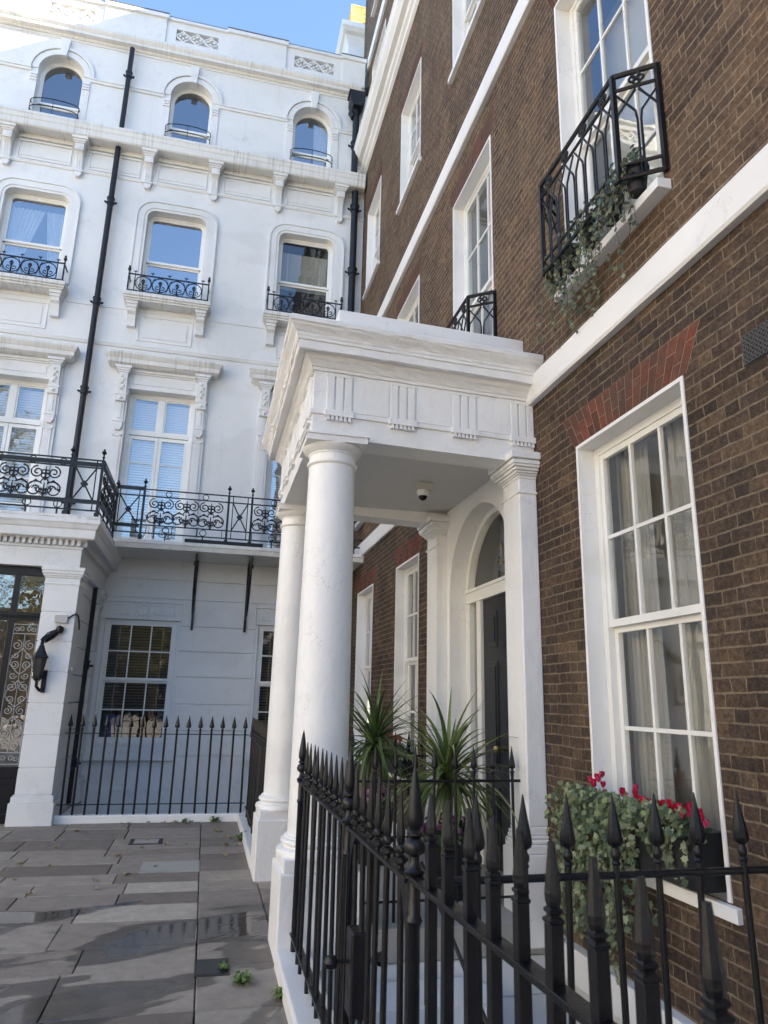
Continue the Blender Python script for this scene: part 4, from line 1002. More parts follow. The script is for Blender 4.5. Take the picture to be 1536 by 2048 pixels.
# porch entrance: black door case with silver scroll grilles
YD = 11.10
m = MB()
def fr(a, b, z0, z1, d=0): m.box(a, b, YD-.02-d, YD+.06, z0, z1)
for a, b in ((-2.40, -2.34), (-2.80, -2.72), (-3.44, -3.36), (-4.0, -3.94), (-4.46, -4.40)): fr(a, b, -1.7, 1.757)
fr(-4.46, -2.34, 1.63, 1.757, .003); fr(-4.46, -2.34, .98, 1.10, .003); fr(-4.46, -2.34, -1.12, -.98, .003); fr(-4.46, -2.34, -1.7, -1.58, .003)
dc = m.build('door_case', M_darkdoor, pc, bevel=.004)
m = MB(); x = -2.40
while x > -4.4: m.box(x-.02, x, YD-.05, YD-.02, 1.02, 1.05); x -= .035
m.box(-4.46, -2.34, YD-.045, YD-.02, 1.055, 1.075); m.build('dentil', M_darkdoor, dc)
m = MB(); m.box(-4.4, -2.4, YD+.0, YD+.03, -1.58, -1.12); m.box(-2.70, -2.42, YD-.015, YD+.0, -1.48, -1.20); m.build('door_panel', M_darkdoor, dc)
m = MB(); m.quad((-4.4, YD+.02, 1.10), (-2.4, YD+.02, 1.10), (-2.4, YD+.02, 1.63), (-4.4, YD+.02, 1.63)); m.quad((-4.4, YD+.02, -.98), (-2.4, YD+.02, -.98), (-2.4, YD+.02, .98), (-4.4, YD+.02, .98))
m.build('pane', M_glass_door, dc, fix=False)
m = MB(); m.box(-4.4, -2.3, 12.6, 12.7, -1.7, 1.75); m.build('hall_wall', mat('hall_ochre', (.20, .15, .09), .9), pc)
for gx in (-2.56,):
    T3 = lambda p: (p[0], YD-.005+p[2], p[1])
    m = MB(T3)
    a0, a1 = gx-.155, gx+.155
    for x in (a0, a1): m.tube([(x, -.96, 0), (x, .94, 0)], .006, 5)
    for z in (-.95, -.80, .80, .93): m.tube([(a0, z, 0), (a1, z, 0)], .006, 5)
    for s in (-1, 1):
        f = lambda P, s=s: [(gx+s*(a-gx), b, 0) for a, b in P]
        for zc, r_, tn, sg, ph in ((.64, .07, 1.5, 1, PI/2), (.50, .045, 1.3, -1, 0), (.37, .06, 1.5, -1, -PI/2), (.22, .05, 1.3, 1, PI), (.07, .07, 1.5, 1, PI/2), (-.10, .055, 1.4, -1, -PI/2), (-.25, .06, 1.4, 1, PI/2), (-.40, .05, 1.3, -1, 0), (-.55, .065, 1.5, -1, -PI/2), (-.70, .05, 1.3, 1, PI)):
            m.tube(f(spiral(gx+.08, zc, r_, ph, tn, .2, 20, sg)), .0055, 4)
        for zc in (.44, .0, -.48): m.tube(f([(gx+.0, zc+.16), (gx+.05, zc+.10), (gx+.13, zc+.02), (gx+.14, zc-.06), (gx+.05, zc-.16), (gx, zc-.2)]), .0055, 4)
        for zc in (.865, -.875): m.tube(f(spiral(gx+.05, zc, .04, 0, 1.2, .3, 12)), .005, 4); m.tube(f(spiral(gx+.11, zc, .035, PI, 1.2, .3, 12)), .005, 4)
    m.tube([(gx, -.8, 0), (gx, .8, 0)], .004, 4)
    m.build('door_grille', M_silver, dc, smooth=True)
# porch railing
r2 = thing('balcony_railing', 'heavier black iron scrollwork railing round the top of the white porch at the left', 'balcony railing', (-2.6, 10.9, 2.49))
TR2 = lambda p: (p[0], 10.86+p[2], p[1])
railing(TR2, -5.0, -1.76, 2.475, [-1.78, -2.22, -4.0, -4.5], [-2.55, -2.98, -3.41, -3.84], [(-2.15, -1.86)], [-2.33, -2.75, -3.2, -3.63], r2, [(3.30, -5.0, -1.76), (2.72, -5.0, -1.76)])
TR3 = lambda p: (-1.76+p[2], p[0], p[1])
railing(TR3, 10.86, 12.56, 2.475, [12.5], [11.15, 11.58, 12.01], [(12.2, 12.45)], [11.36, 11.8], r2, [(3.30, 10.86, 12.56), (2.72, 10.86, 12.56)])

# ---- lantern, junction box, bell on the pier
t = thing('wall_lantern', 'black wrought iron carriage lantern on the white porch pier', 'lantern', (-2.25, PYF-.1, .2))
lx, ly = -2.25, PYF-.16
m = MB(); m.box(lx+.03, lx+.09, PYF-.03, PYF, -.0, .30); m.tube([(lx+.06, PYF-.03, .05), (lx+.03, PYF-.10, .03), (lx, ly, .08), (lx, ly, .20)], .022, 8); m.build('wall_bracket', M_iron, t, smooth=True)
m = MB(); m.lathe([(.036, .18), (.048, .205), (.052, .225), (.084, .455), (.086, .46)], (lx, ly, 0), 6); lf = m.build('lantern_glass', mat('smoked_lantern_glass', (.05, .05, .05), .15), t)
m = MB()
for k in range(6):
    a = 2*PI*k/6; m.tube([(lx+.054*math.cos(a), ly+.054*math.sin(a), .215), (lx+.087*math.cos(a), ly+.087*math.sin(a), .46)], .007, 4)
m.lathe([(.104, .455), (.108, .47), (.088, .495), (.056, .56), (.030, .63), (.02, .645), (.028, .66), (.018, .675), (.022, .69), (.004, .74)], (lx, ly, 0), 6); m.lathe([(.03, .15), (.07, .19), (.072, .215), (.05, .215)], (lx, ly, 0), 6)
m.build('lantern_cap', M_iron, t)
t = thing('security_light', 'black arm-mounted sensor above the lantern on the white pier', 'sensor', (-2.08, PYF, .83))
m = MB(); m.lathe([(.001, -.06), (.045, -.04), (.058, 0), (.045, .04), (.001, .06)], (-2.07, PYF-.05, .86), 14); m.build('ball_joint', M_iron, t, smooth=True)
m = MB(); m.tube([(-2.09, PYF-.06, .83), (-2.15, PYF-.10, .77), (-2.24, PYF-.14, .70)], [.035, .05, .05], 10); m.tube([(-2.10, PYF-.09, .86), (-2.20, PYF-.16, .80), (-2.27, PYF-.18, .70)], .008, 5); m.build('sensor_head', M_iron, t, smooth=True)
t = thing('junction_box', 'pale grey junction box with black cable on the white pier', 'junction box', (-2.1, PYF, 1.02))
MB().box(-2.16, -1.985, PYF-.06, PYF, .955, 1.065).build('box', M_grey, t, bevel=.008)
m = MB(); m.tube([(-1.99, PYF-.03, 1.02), (-1.93, PYF-.03, 1.07), (-1.885, PYF-.01, 1.09), (-1.875, PYF+.10, 1.07), (-1.875, PYF+.25, .98), (-1.878, PYF+.30, .90)], .012, 6); m.build('cable', M_black, t, smooth=True)
m = MB(lambda p: (PX1+.004+p[2]*-1, p[0], p[1])); m.lathe([(.001, 0)]*2, (0, 0, 0), 4) if False else None
m.tube([(PYF+.2, .33, -.02), (PYF+.2, .33, .0)], .03, 12); tag(m.build('door_bell', M_trim), 'small round white bell push on the side of the porch pier', 'door bell')

# ---- drain pipes
def pipe(lb, x, yy, z0, z1, r, joints, hopper=None, grp=None, sh=None):
    t = thing('drainpipe', lb, 'drainpipe', (x, yy, z0))
    m = MB(); m.lathe([(r, z0), (r, z1)], (x, yy, 0), 16); m.build('pipe', M_pipe, t, smooth=True)
    for j in joints:
        m = MB(); m.lathe([(r, j-.07), (r*1.28, j-.06), (r*1.28, j+.06), (r*1.45, j+.065), (r*1.45, j+.085), (r, j+.09)], (x, yy, 0), 16)
        for s in (-1, 1): m.tube([(x+s*r*1.9, yy+.03, j), (x+s*r*.9, yy+.03, j)], .022, 6); m.lathe([(.001, -.02), (.02, -.012), (.02, .012), (.001, .02)], (x+s*r*1.9, yy+.01, j), 8)
        m.build('pipe_collar', M_pipe, t, smooth=True)
    if hopper:
        m = MB(); z = hopper; m.prism([(-.10, z), (-.17, z+.14), (-.17, z+.36), (-.20, z+.36), (-.20, z+.40), (.20, z+.40), (.20, z+.36), (.17, z+.36), (.17, z+.14), (.10, z)], lambda p: (x+p[0], yy-.17, p[1]), lambda p: (x+p[0], yy+.15, p[1]))
        m.tube([(x+.02, yy, z+.40), (x+.02, yy, z+.50)], [.06, .03], 8); m.tube([(x-.06, yy+.02, z), (x-.10, yy+.03, z-.1), (x-.04, yy, z-.22)], .09, 8)
        m.build('hopper', M_pipe, t)
pipe('black cast iron drainpipe above the bracketed cornice between two arched windows', -2.70, 13.46, 11.40, 13.68, .052, [12.95])
pipe('long black drainpipe down the white front from bracketed cornice to the porch roof', -2.71, 13.46, 2.48, 11.08, .056, [9.75, 7.45, 5.55, 3.35])
pipe('thick black drainpipe beside the porch running down behind the spiked railing', -2.02, 13.0, -1.7, 2.42, .066, [.45, -1.1])
pipe('black drainpipe with box hopper in the corner above the bracketed cornice', 2.30, 13.36, 11.42, 13.3, .075, [12.2], 13.2)
pipe('black drainpipe in the corner between white and brick house below the bracketed cornice', 2.36, 13.45, 2.57, 11.05, .075, [10.6, 9.0, 6.9, 4.6])

# ---- things above the roof line behind the corner
t = thing('party_wall_stack', 'white rendered stack with moulded cap beyond the parapet corner', 'chimney stack', (2.6, 16.1, 14))
m = MB(); m.box(2.45, 3.4, 16.0, 17.2, 14, 18.2); m.box(2.40, 3.4, 15.95, 17.2, 17.6, 17.66); m.build('shaft', M_stucco, t)
m = MB(); m.sweep([(-.1, 18.0), (-.1, 18.6), (.24, 18.6), (.25, 18.42), (.22, 18.38), (.18, 18.32), (.10, 18.26), (.05, 18.15), (.0, 18.0)], [(2.45, 17.2), (2.45, 16.0), (3.4, 16.0)]); m.build('cap', M_stucco, t)
t = tag(MB().box(2.52, 3.4, 16.2, 17.1, 18.6, 19.75).build('brick_stack', brick('sunlit_yellow_stock_brick', 0, [(0, (.40, .27, .08)), (.5, (.58, .42, .15)), (1, (.66, .50, .22))], (.55, .46, .3), .1)), 'yellow brick chimney stack catching the sun at the top of the corner', 'chimney stack')

# ================================================================== IRON RAILINGS AT STREET LEVEL
WIDE = [1.0]
def arrow_head(m, z, s=1.0, x=0, y_=0):
    """leaf spear about .25 tall from z"""
    m.lathe([(.011*s, z), (.018*s, z+.008*s), (.012*s, z+.018*s), (.018*s, z+.028*s), (.019*s, z+.045*s), (.012*s, z+.055*s), (.012*s, z+.065*s)], (x, y_, 0), 10)
    w_ = WIDE[0]; m.lathe([(.010*s, z+.062*s), (.026*s*w_, z+.074*s), (.030*s*w_, z+.090*s), (.025*s*w_, z+.125*s), (.012*s*w_, z+.195*s), (.002*s, z+.255*s)], (x, y_, 0), 8)
BR = [.0115]
def make_bar(name, style, z0, zr, ztip):
    """a bar with a spearhead child, at the origin of the plan"""
    e = bpy.data.objects.new(name, None)
    m = MB()
    L = ztip-zr
    if style == 'near':
        m.box(-.0145, .0145, -.0145, .0145, z0, zr+.112)
    else: m.lathe([(BR[0], z0), (BR[0], zr+(.03 if style == 'tall' else L*.25))], (0, 0, 0), 10)
    bar = m.build(name, M_iron, None, smooth=style != 'near', bevel=.002 if style == 'near' else 0)
    h = MB()
    if style == 'near':
        z = zr+.112
        h.lathe([(.0145, z), (.0165, z+.003), (.0165, z+.008), (.010, z+.013), (.010, z+.016), (.0145, z+.021), (.0145, z+.026), (.010, z+.030)], (0, 0, 0), 4)
        h.lathe([(.012, z+.026), (.017, z+.040), (.0178, z+.055), (.0155, z+.075), (.0108, z+.115), (.0075, z+.150), (.0055, ztip-.006), (.001, ztip)], (0, 0, 0), 8)
    elif style == 'tall':
        z = zr+.012
        for s_, dz in ((.021, 0), (.017, .034)):
            h.lathe([(.012, z+dz), (s_, z+dz+.006), (s_, z+dz+.024), (.012, z+dz+.030)], (0, 0, 0), 8)
        for a in range(4):
            q = PI/2*a; h.lathe([(.001, -.009), (.008, -.004), (.008, .004), (.001, .009)], (.019*math.cos(q), .019*math.sin(q), z+.015), 6); h.lathe([(.001, -.009), (.008, -.004), (.008, .004), (.001, .009)], (.016*math.cos(q), .016*math.sin(q), z+.049), 6)
        h.lathe([(.010, z+.062), (.0155, z+.075), (.0165, z+.10), (.012, z+.15), (.0065, z+.22), (.003, ztip-.006), (.001, ztip)], (0, 0, 0), 8)
    elif style == 'leaf': arrow_head(h, zr+L*.08, L*.9/.25)
    head = h.build('spearhead', M_iron, bar, smooth=style != 'near')
    return bar
def post_finial(m, x, y_, zr, s=1):
    m.lathe([(.030*s, zr-.0), (.034*s, zr+.012), (.022*s, zr+.022), (.016*s, zr+.04), (.016*s, zr+.055), (.032*s, zr+.066), (.037*s, zr+.085), (.030*s, zr+.102), (.018*s, zr+.110), (.026*s, zr+.118), (.026*s, zr+.126), (.018*s, zr+.134)], (x, y_, 0), 18)
    m.lathe([(.016*s, zr+.130), (.027*s, zr+.150), (.028*s, zr+.175), (.018*s, zr+.25), (.008*s, zr+.31), (.001, zr+.335)], (x, y_, 0), 10)
def fence(name, label, cat, pts, bars, z0, zr, ztip, style, zlow, railw=.04, railt=.014, posts=(), round_=False, group=None):
    t = thing(name, label, cat, (pts[0][0], pts[0][1], z0), group)
    m = MB()
    (x0, y0), (x1, y1) = pts; d = Vector((x1-x0, y1-y0)).normalized(); n = Vector((-d.y, d.x))
    def rail(z, w_, th):
        a = [(x0+n.x*w_/2, y0+n.y*w_/2), (x1+n.x*w_/2, y1+n.y*w_/2), (x1-n.x*w_/2, y1-n.y*w_/2), (x0-n.x*w_/2, y0-n.y*w_/2)]
        q = MB(); q.prism(a, lambda p: (p[0], p[1], z-th), lambda p: (p[0], p[1], z)); q.build('rail', M_iron, t, bevel=.002)
    def rrail(z, r):
        q = MB(); q.tube([(x0, y0, z), (x1, y1, z)], r, 10); q.build('rail', M_iron, t, smooth=True)
    if round_: rrail(zr-.01, railt)
    else: rail(zr, railw, railt)
    if zlow is not None:
        if round_: rrail(zlow, railt*.85)
        else: rail(zlow, railw, railt)
    proto = make_bar('bar', style, z0, zr, ztip); first = True
    for (bx_, by_) in bars:
        b = proto if first else copy_tree(proto)
        first = False; b.parent = t; b.matrix_parent_inverse = t.matrix_world.inverted(); b.location = (bx_, by_, 0); b.rotation_euler = (random.uniform(-.011, .011), random.uniform(-.011, .011), math.atan2(d.y, d.x)+random.uniform(-.03, .03))
    for (px, py) in posts:
        q = MB(); q.lathe([(.020, z0), (.020, zr-.145), (.023, zr-.14), (.027, zr-.13), (.023, zr-.12), (.020, zr-.115), (.020, zr)], (px, py, 0), 12)
        pp = q.build('post', M_iron, t, smooth=True); q = MB(); post_finial(q, px, py, zr); q.build('finial', M_iron, pp, smooth=True)
    return t
FX = .69; ZR = -.55; ZB = -1.60
# main street railing, three runs along the kerb
ys = [5.11-.155*k for k in range(0, 11)]
fence('railing', 'black spiked railing with tall tapering spears between white column pedestal and gate', 'railing', [(FX, 5.25), (FX, 3.45)], [(FX, v) for v in ys[1:]], ZB, ZR, -.28, 'tall', -1.50, .05, posts=[(FX, 5.2), (FX, 3.47)])
gt = fence('gate', 'black spiked iron gate with lock box and ball handle in the street railing', 'gate', [(FX, 3.42), (FX, 2.42)], [(FX, 3.34-.155*k) for k in range(0, 6)], -1.55, ZR-.004, -.285, 'tall', -1.50, .045)
m = MB(lambda p: (FX+p[2], p[0], p[1])); m.box(3.16, 3.28, -1.23, -.92, -.035, .035); m.build('lock_box', M_iron, gt, bevel=.008)
m = MB(); m.tube([(FX-.035, 3.23, -1.04), (FX-.09, 3.23, -1.04)], .009, 8); m.lathe([(.001, -.03), (.022, -.02), (.03, 0), (.022, .02), (.001, .03)], (FX-.105, 3.23, -1.04), 14)
m.tube([(FX+.035, 3.23, -1.04), (FX+.09, 3.23, -1.04)], .009, 8); m.lathe([(.001, -.03), (.022, -.02), (.03, 0), (.022, .02), (.001, .03)], (FX+.105, 3.23, -1.04), 14); m.build('handle', M_iron, gt, smooth=True)
for ya, s in ((3.42, -1), (2.42, 1)):
    m = MB(); pts = [(ya, ZR-.016), (ya+s*.20, ZR-.016)]+[(ya+s*(.20-.17*math.sin(PI/2*k/8)), ZR-.016-.22*(1-math.cos(PI/2*k/8))) for k in range(1, 9)]+[(ya+s*.02, ZR-.42), (ya, ZR-.42)]
    m.prism(pts, lambda p: (FX-.008, p[0], p[1]), lambda p: (FX+.008, p[0], p[1])); m.build('corner_brace', M_iron, gt)
    m = MB(); m.box(FX-.014, FX+.014, ya-.014, ya+.014, -1.55, ZR-.01); m.build('stile', M_iron, gt)
nearx = lambda y_: FX+(2.36-y_)*.028
fence('railing', 'nearest black railing of square bars and faceted spears running towards the viewer', 'railing', [(nearx(2.36), 2.36), (nearx(-1.0), -1.0)], [(nearx(v), v) for v in [2.215-.152*k for k in range(0, 20)]], ZB, ZR+.015, -.275, 'near', -1.50, .046, .016, posts=[(FX, 2.38)])
CY = 2.37; WIDE[0] = 1.06
fence('railing', 'black spiked railing crossing in front of the ivy window box up to the brick wall', 'railing', [(FX, CY), (2.6, CY)], [(v, CY) for v in [.73+.166*k for k in range(1, 12)]], ZB, ZR+.005, -.295, 'leaf', None, .03, .0125, round_=True)
WIDE[0] = 1.0
fence('railing', 'low black spiked railing across the side of the portico in front of the potted plants', 'railing', [(1.14, 5.47), (2.45, 5.47)], [(v, 5.47) for v in [1.27+.157*k for k in range(0, 8)]], -1.53, -.575, -.33, 'leaf', -1.40, .03, .011, round_=True)
fence('railing', 'black spiked railing on the far side of the portico behind the potted plants', 'railing', [(1.14, 7.90), (2.45, 7.90)], [(v, 7.90) for v in [1.27+.157*k for k in range(0, 8)]], -1.53, -.575, -.33, 'leaf', -1.40, .03, .011, round_=True)
# railings in front of the white house and along the far lightwell
WIDE[0] = 1.25; BR[0] = .0150
fence('railing', 'row of black spear-topped railings standing in front of the white ground floor window', 'railing', [(-1.86, 11.05), (.66, 11.05)], [(-1.80+.160*k, 11.05) for k in range(0, 16)], -1.60, -.53, -.275, 'leaf', -1.46, .03, .012)
WIDE[0] = 1.0; BR[0] = .0125
fence('railing', 'black railing seen end-on between the second column and the white house', 'railing', [(FX, 11.02), (FX, 8.12)], [(FX, 10.92-.125*k) for k in range(0, 22)], ZB, ZR+.01, -.28, 'tall', -1.50, .05)
# kerbs carrying the railings, lightwell walls
def curb(lb, x0, x1, y0, y1):
    m = MB(); m.box(x0, x1, y0, y1, GZ-.08, -1.598); o = m.build('curb', M_trim, bevel=.015); return tag(o, lb, 'curb')
curb('low white painted curb under the near railing beside the pavement', .575, .80, -8, 5.265)
curb('low white painted curb along the lightwell beyond the second column', .575, .80, 8.08, 10.99)
curb('low white painted curb under the row of railings before the white house', -1.87, .80, 11.0, 11.16)
m = MB(); m.box(.60, .78, -8, 5.27, -4.3, GZ-.081); m.box(.60, .78, 8.08, 11.0, -4.3, GZ-.081); m.box(-1.87, .78, 11.02, 11.15, -4.3, GZ-.081); m.box(-1.95, -1.88, 11.0, 13.6, -4.3, GZ-.06)
tag(m.build('lightwell_wall', M_stucco), kind='structure')
# basement stair seen through the near railing
t = thing('basement_steps', 'white basement steps with thin black handrail behind the near railing', 'steps', (1.6, 4.5, -4.3))
m = MB()
for k in range(11): m.box(1.1, 2.0, 5.1-.25*k-.25, 5.30, -4.3, -1.85-.20*k)
m.build('treads', M_stucco, t)
m = MB(); m.tube([(1.5, 5.0, -1.05), (1.5, 2.6, -2.1)], .012, 8)
for k in range(5): m.tube([(1.5, 4.9-.5*k, -1.10-.22*k), (1.5, 4.9-.5*k, -2.1-.4*k)], .008, 6)
m.build('handrail', M_iron, t)
# pipes along the brick house foot
m = MB(); m.tube([(2.50, 5.2, -1.86), (2.50, -6, -1.86)], .02, 8)
tag(m.build('cable', M_pipe, smooth=True), 'black cable run along the foot of the brick wall under the window', 'cable')

# ================================================================== BALCONETTES ON THE BRICK FRONT
def quatrefoil(m, P, u, v, r):
    for a in range(4): 
        q = PI/2*a; m.tube([P(u+r*.55*math.cos(q)+r*.5*math.cos(k*2*PI/10), v+r*.55*math.sin(q)+r*.5*math.sin(k*2*PI/10)) for k in range(10)], .009, 5, True)
def balconette(c, lb):
    t = thing('balconette', lb, 'balcony railing', (2.5, c, 3.25), 'iron window balconies on the brick front')
    yn, yf, xf, z0, z1 = c-.52, c+.58, 2.355, 3.32, 4.14
    wn, wf = c-.70, c+.76
    segs = [((2.6, wn), (xf, yn)), ((xf, yn), (xf, yf)), ((xf, yf), (2.6, wf))]
    r = MB()
    for a, b in segs:
        for z, rr in ((z1, .019), (z1-.12, .013), (z0+.10, .013), (z0, .016)): r.tube([(a[0], a[1], z), (b[0], b[1], z)], rr, 6)
    r.build('rail', M_iron, t)
    for q in ((xf, yn), (xf, yf), (2.585, wn+.01), (2.585, wf-.01)):
        p = MB(); p.box(q[0]-.016, q[0]+.016, q[1]-.016, q[1]+.016, z0-.02, z1); p.build('post', M_iron, t)
    s = MB()
    for (a, b), n in zip(segs, (2, 8, 2)):
        A, B = Vector(a), Vector(b); L = (B-A).length
        P = lambda u, v: (A.x+(B.x-A.x)*u/L, A.y+(B.y-A.y)*u/L, v)
        st = L/n; zt = z1-.12
        for k in range(n+1):
            u = st*k
            if 0 < k < n or True:
                if k < n:
                    uc = u+st/2; s.tube([P(u+.012, z0), P(u+.012, zt-.27), P(u+.02, zt-.20), P(uc, zt-.12)], .0088, 5); s.tube([P(u+st-.012, z0), P(u+st-.012, zt-.27), P(u+st-.02, zt-.20), P(uc, zt-.12)], .0088, 5)
                    s.tube([P(uc, zt-.12), P(u+.01, zt-.03)], .008, 5); s.tube([P(uc, zt-.12), P(u+st-.01, zt-.03)], .008, 5)
        for k in range(n//2):
            quatrefoil(s, P, st*(2*k+1), z1-.06, .045)
            s.tube([P(st*(2*k+1), zt), P(st*(2*k+.5), zt-.12)], .006, 5); s.tube([P(st*(2*k+1), zt), P(st*(2*k+1.5), zt-.12)], .006, 5)
    s.build('tracery', M_iron, t, smooth=True)
balconette(3.99, 'black iron balconette with trailing ivy on the nearest first floor window')
balconette(6.82, 'black iron balconette on the first floor window above the portico roof')
balconette(9.63, 'black iron balconette on the far first floor window hidden behind the portico roof')

# ================================================================== PLANTS
IVY = [(0, -.5), (.28, -.32), (.5, -.34), (.36, 0), (.42, .22), (.14, .2), (0, .55), (-.14, .2), (-.42, .22), (-.36, 0), (-.5, -.34), (-.28, -.32)]
def leaf(m, p, nrm, s, shape=IVY, roll=0):
    n = Vector(nrm).normalized(); ref = Vector((0, 0, 1)) if abs(n.z) < .95 else Vector((1, 0, 0))
    a = n.cross(ref).normalized(); b = a.cross(n).normalized()
    ca, sa = math.cos(roll), math.sin(roll); u = a*ca+b*sa; v = b*ca-a*sa
    m.add([tuple(Vector(p)+u*x*s+v*(-y_)*s+n*(-.12*s*(x*x*2))) for x, y_ in shape], [tuple(range(len(shape)))])
def ivy_mass(m, rnd, n, fpos, s0, s1, out):
    for _ in range(n):
        p = fpos(); d = Vector(out)+Vector((rnd.uniform(-.8, .8), rnd.uniform(-.8, .8), rnd.uniform(-.5, .8))); leaf(m, p, d, rnd.uniform(s0, s1), roll=rnd.uniform(-.9, .9))
def strand(m, st, rnd, p, L, out, s, drift=(0, 0), mat_leaf=None):
    pts = [Vector(p)]; d = Vector((drift[0], drift[1], -1)).normalized(); n = int(L/.03)
    for k in range(n):
        d = (d+Vector((rnd.uniform(-.12, .12), rnd.uniform(-.25, .25), rnd.uniform(-.15, .05)))).normalized(); pts.append(pts[-1]+d*.03)
        if rnd.random() < .85:
            q = pts[-1]+Vector((rnd.uniform(-.02, .01), rnd.uniform(-.03, .03), 0)); leaf(m, q, Vector(out)+Vector((0, rnd.uniform(-.7, .7), rnd.uniform(-.2, .7))), s*rnd.uniform(.6, 1.15), roll=rnd.uniform(-.8, .8))
    st.tube([tuple(v) for v in pts], .0022, 4)
def cyclamen(m, rnd, p, s):
    for k in range(5):
        a = 2*PI*k/5+rnd.random(); d = Vector((math.cos(a)*.45, math.sin(a)*.45, 1)).normalized()
        shape = [(0, -.5), (.3, -.2), (.36, .15), (.15, .5), (-.15, .5), (-.36, .15), (-.3, -.2)]
        n = Vector((math.cos(a), math.sin(a), -.3)); leaf(m, Vector(p)+d*s*.5, n, s, shape, rnd.uniform(-.3, .3)+PI)
# near window box
rnd = random.Random(3)
t = thing('window_box', 'black window box overflowing with variegated ivy and red cyclamen', 'window box', (2.5, 3.95, -.85))
MB().box(2.47, 2.66, 3.42, 4.56, -.90, -.62).build('trough', M_black, t, bevel=.006)
MB().box(2.49, 2.64, 3.44, 4.54, -.64, -.625).build('soil', M_soil, t)
m = MB(); st = MB()
def fp():
    y_ = min(4.80, max(3.48, rnd.gauss(4.28, .30))); 
    return (2.47-abs(rnd.gauss(0, .07)), y_, -.60-abs(rnd.gauss(0, .10))*(1+1.3*(y_ > 3.95))+rnd.uniform(0, .09))
ivy_mass(m, rnd, 1050, fp, .026, .052, (-1, -.5, .35))
def fp2(): return (2.5-rnd.uniform(0, .12), rnd.uniform(3.46, 4.66), -.58+rnd.uniform(-.06, .07))
ivy_mass(m, rnd, 420, fp2, .024, .046, (-1, -.4, .6))
for k in range(46): strand(m, st, rnd, (2.46-rnd.uniform(0, .08), rnd.uniform(3.95, 4.78), -.68), rnd.uniform(.25, .95), (-1, -.4, .2), .048)
for k in range(5): strand(m, st, rnd, (2.45, rnd.uniform(3.45, 3.9), -.66), rnd.uniform(.12, .4), (-1, -.4, .2), .048)
m.build('ivy', M_ivy, t, fix=False); st.build('stem', M_bark, t)
m = MB()
for y_, z_ in ((4.46, -.47), (4.42, -.45), (4.38, -.46), (4.35, -.43), (4.44, -.50), (4.36, -.49), (4.40, -.48), (4.11, -.50), (4.06, -.53), (4.0, -.47), (3.98, -.52), (3.86, -.53), (3.84, -.55), (3.73, -.54), (3.67, -.53), (3.60, -.52), (3.50, -.52), (3.47, -.50), (3.42, -.52), (3.38, -.57), (3.45, -.55)):
    cyclamen(m, rnd, (2.50+rnd.uniform(-.03, .02), y_, z_-.02), .042)
for k in range(24): cyclamen(m, rnd, (2.49+rnd.uniform(-.04, .03), rnd.uniform(3.38, 4.3), -.535+rnd.uniform(-.03, .03)), .038)
m.build('flowers', M_redf, t, fix=False)
m = MB()
for k in range(220):
    leaf(m, (2.5+rnd.uniform(-.06, .06), rnd.uniform(3.40, 3.95), -.60+rnd.uniform(-.06, .05)), (-.6+rnd.uniform(-.3, .3), rnd.uniform(-.5, .5), 1), rnd.uniform(.035, .055), [(0, -.4), (.35, -.25), (.42, .1), (.2, .42), (-.2, .42), (-.42, .1), (-.35, -.25)], rnd.random()*6)
m.build('foliage', M_ivy_dark, t, fix=False)
# ivy and pots on the near balconette
t = thing('ivy_planter', 'dark pots of trailing ivy standing on the ledge inside the near iron balconette', 'planter', (2.5, 3.99, 3.25))
for k, y_ in enumerate((3.48, 3.78, 4.08, 4.38)):
    m = MB(); m.lathe([(.055, 3.25), (.075, 3.40), (.085, 3.405), (.085, 3.44), (.078, 3.44)], (2.49, y_, 0), 18); m.build('pot', M_black, t, smooth=True)
m = MB(); st = MB(); rnd = random.Random(5)
def fp(): return (2.47-rnd.uniform(0, .13), rnd.uniform(3.4, 4.62), 3.40+abs(rnd.gauss(0, .07))-rnd.uniform(0, .15))
ivy_mass(m, rnd, 270, fp, .022, .046, (-1, -.5, -.2))
for k in range(34): strand(m, st, rnd, (2.40+rnd.uniform(-.08, .08), rnd.uniform(3.42, 4.62), 3.42), rnd.uniform(.15, .55)+(.3 if k % 3 == 0 else 0), (-1, -.4, -.2), .036, (-.15, 0))
for k in range(9): strand(m, st, rnd, (2.40, rnd.uniform(4.25, 4.65), 3.3), rnd.uniform(.45, .78), (-1, -.4, -.2), .036, (.1, rnd.uniform(-.9, .1)))
for k in range(3): 
    for q in range(9): leaf(m, (2.46+rnd.uniform(-.05, .05), 3.46+rnd.uniform(-.06, .06), 3.46+q*.014), (-1, -.4, .3), .045, roll=rnd.uniform(-1, 1))
m.build('ivy', M_ivy_dark, t, fix=False); st.build('stem', M_bark, t)
# far ground floor window box
t = thing('window_box', 'window box with a few red flowers glimpsed behind the potted plants', 'window box', (2.5, 9.5, -.85))
MB().box(2.42, 2.60, 8.95, 10.0, -.92, -.68).build('trough', M_black, t, bevel=.006)
m = MB(); f2 = MB(); rnd = random.Random(9)
for k in range(260): leaf(m, (2.5+rnd.uniform(-.12, .06), rnd.uniform(8.9, 10.05), -.64+rnd.uniform(-.12, .1)), (-.8, rnd.uniform(-.6, .3), rnd.uniform(0, 1)), rnd.uniform(.05, .08), roll=rnd.random()*6)
for k in range(14): cyclamen(f2, rnd, (2.46+rnd.uniform(-.05, .05), rnd.uniform(8.95, 9.7), -.50+rnd.uniform(-.03, .03)), .05)
m.build('foliage', M_ivy_dark, t, fix=False); f2.build('flowers', M_redf, t, fix=False)
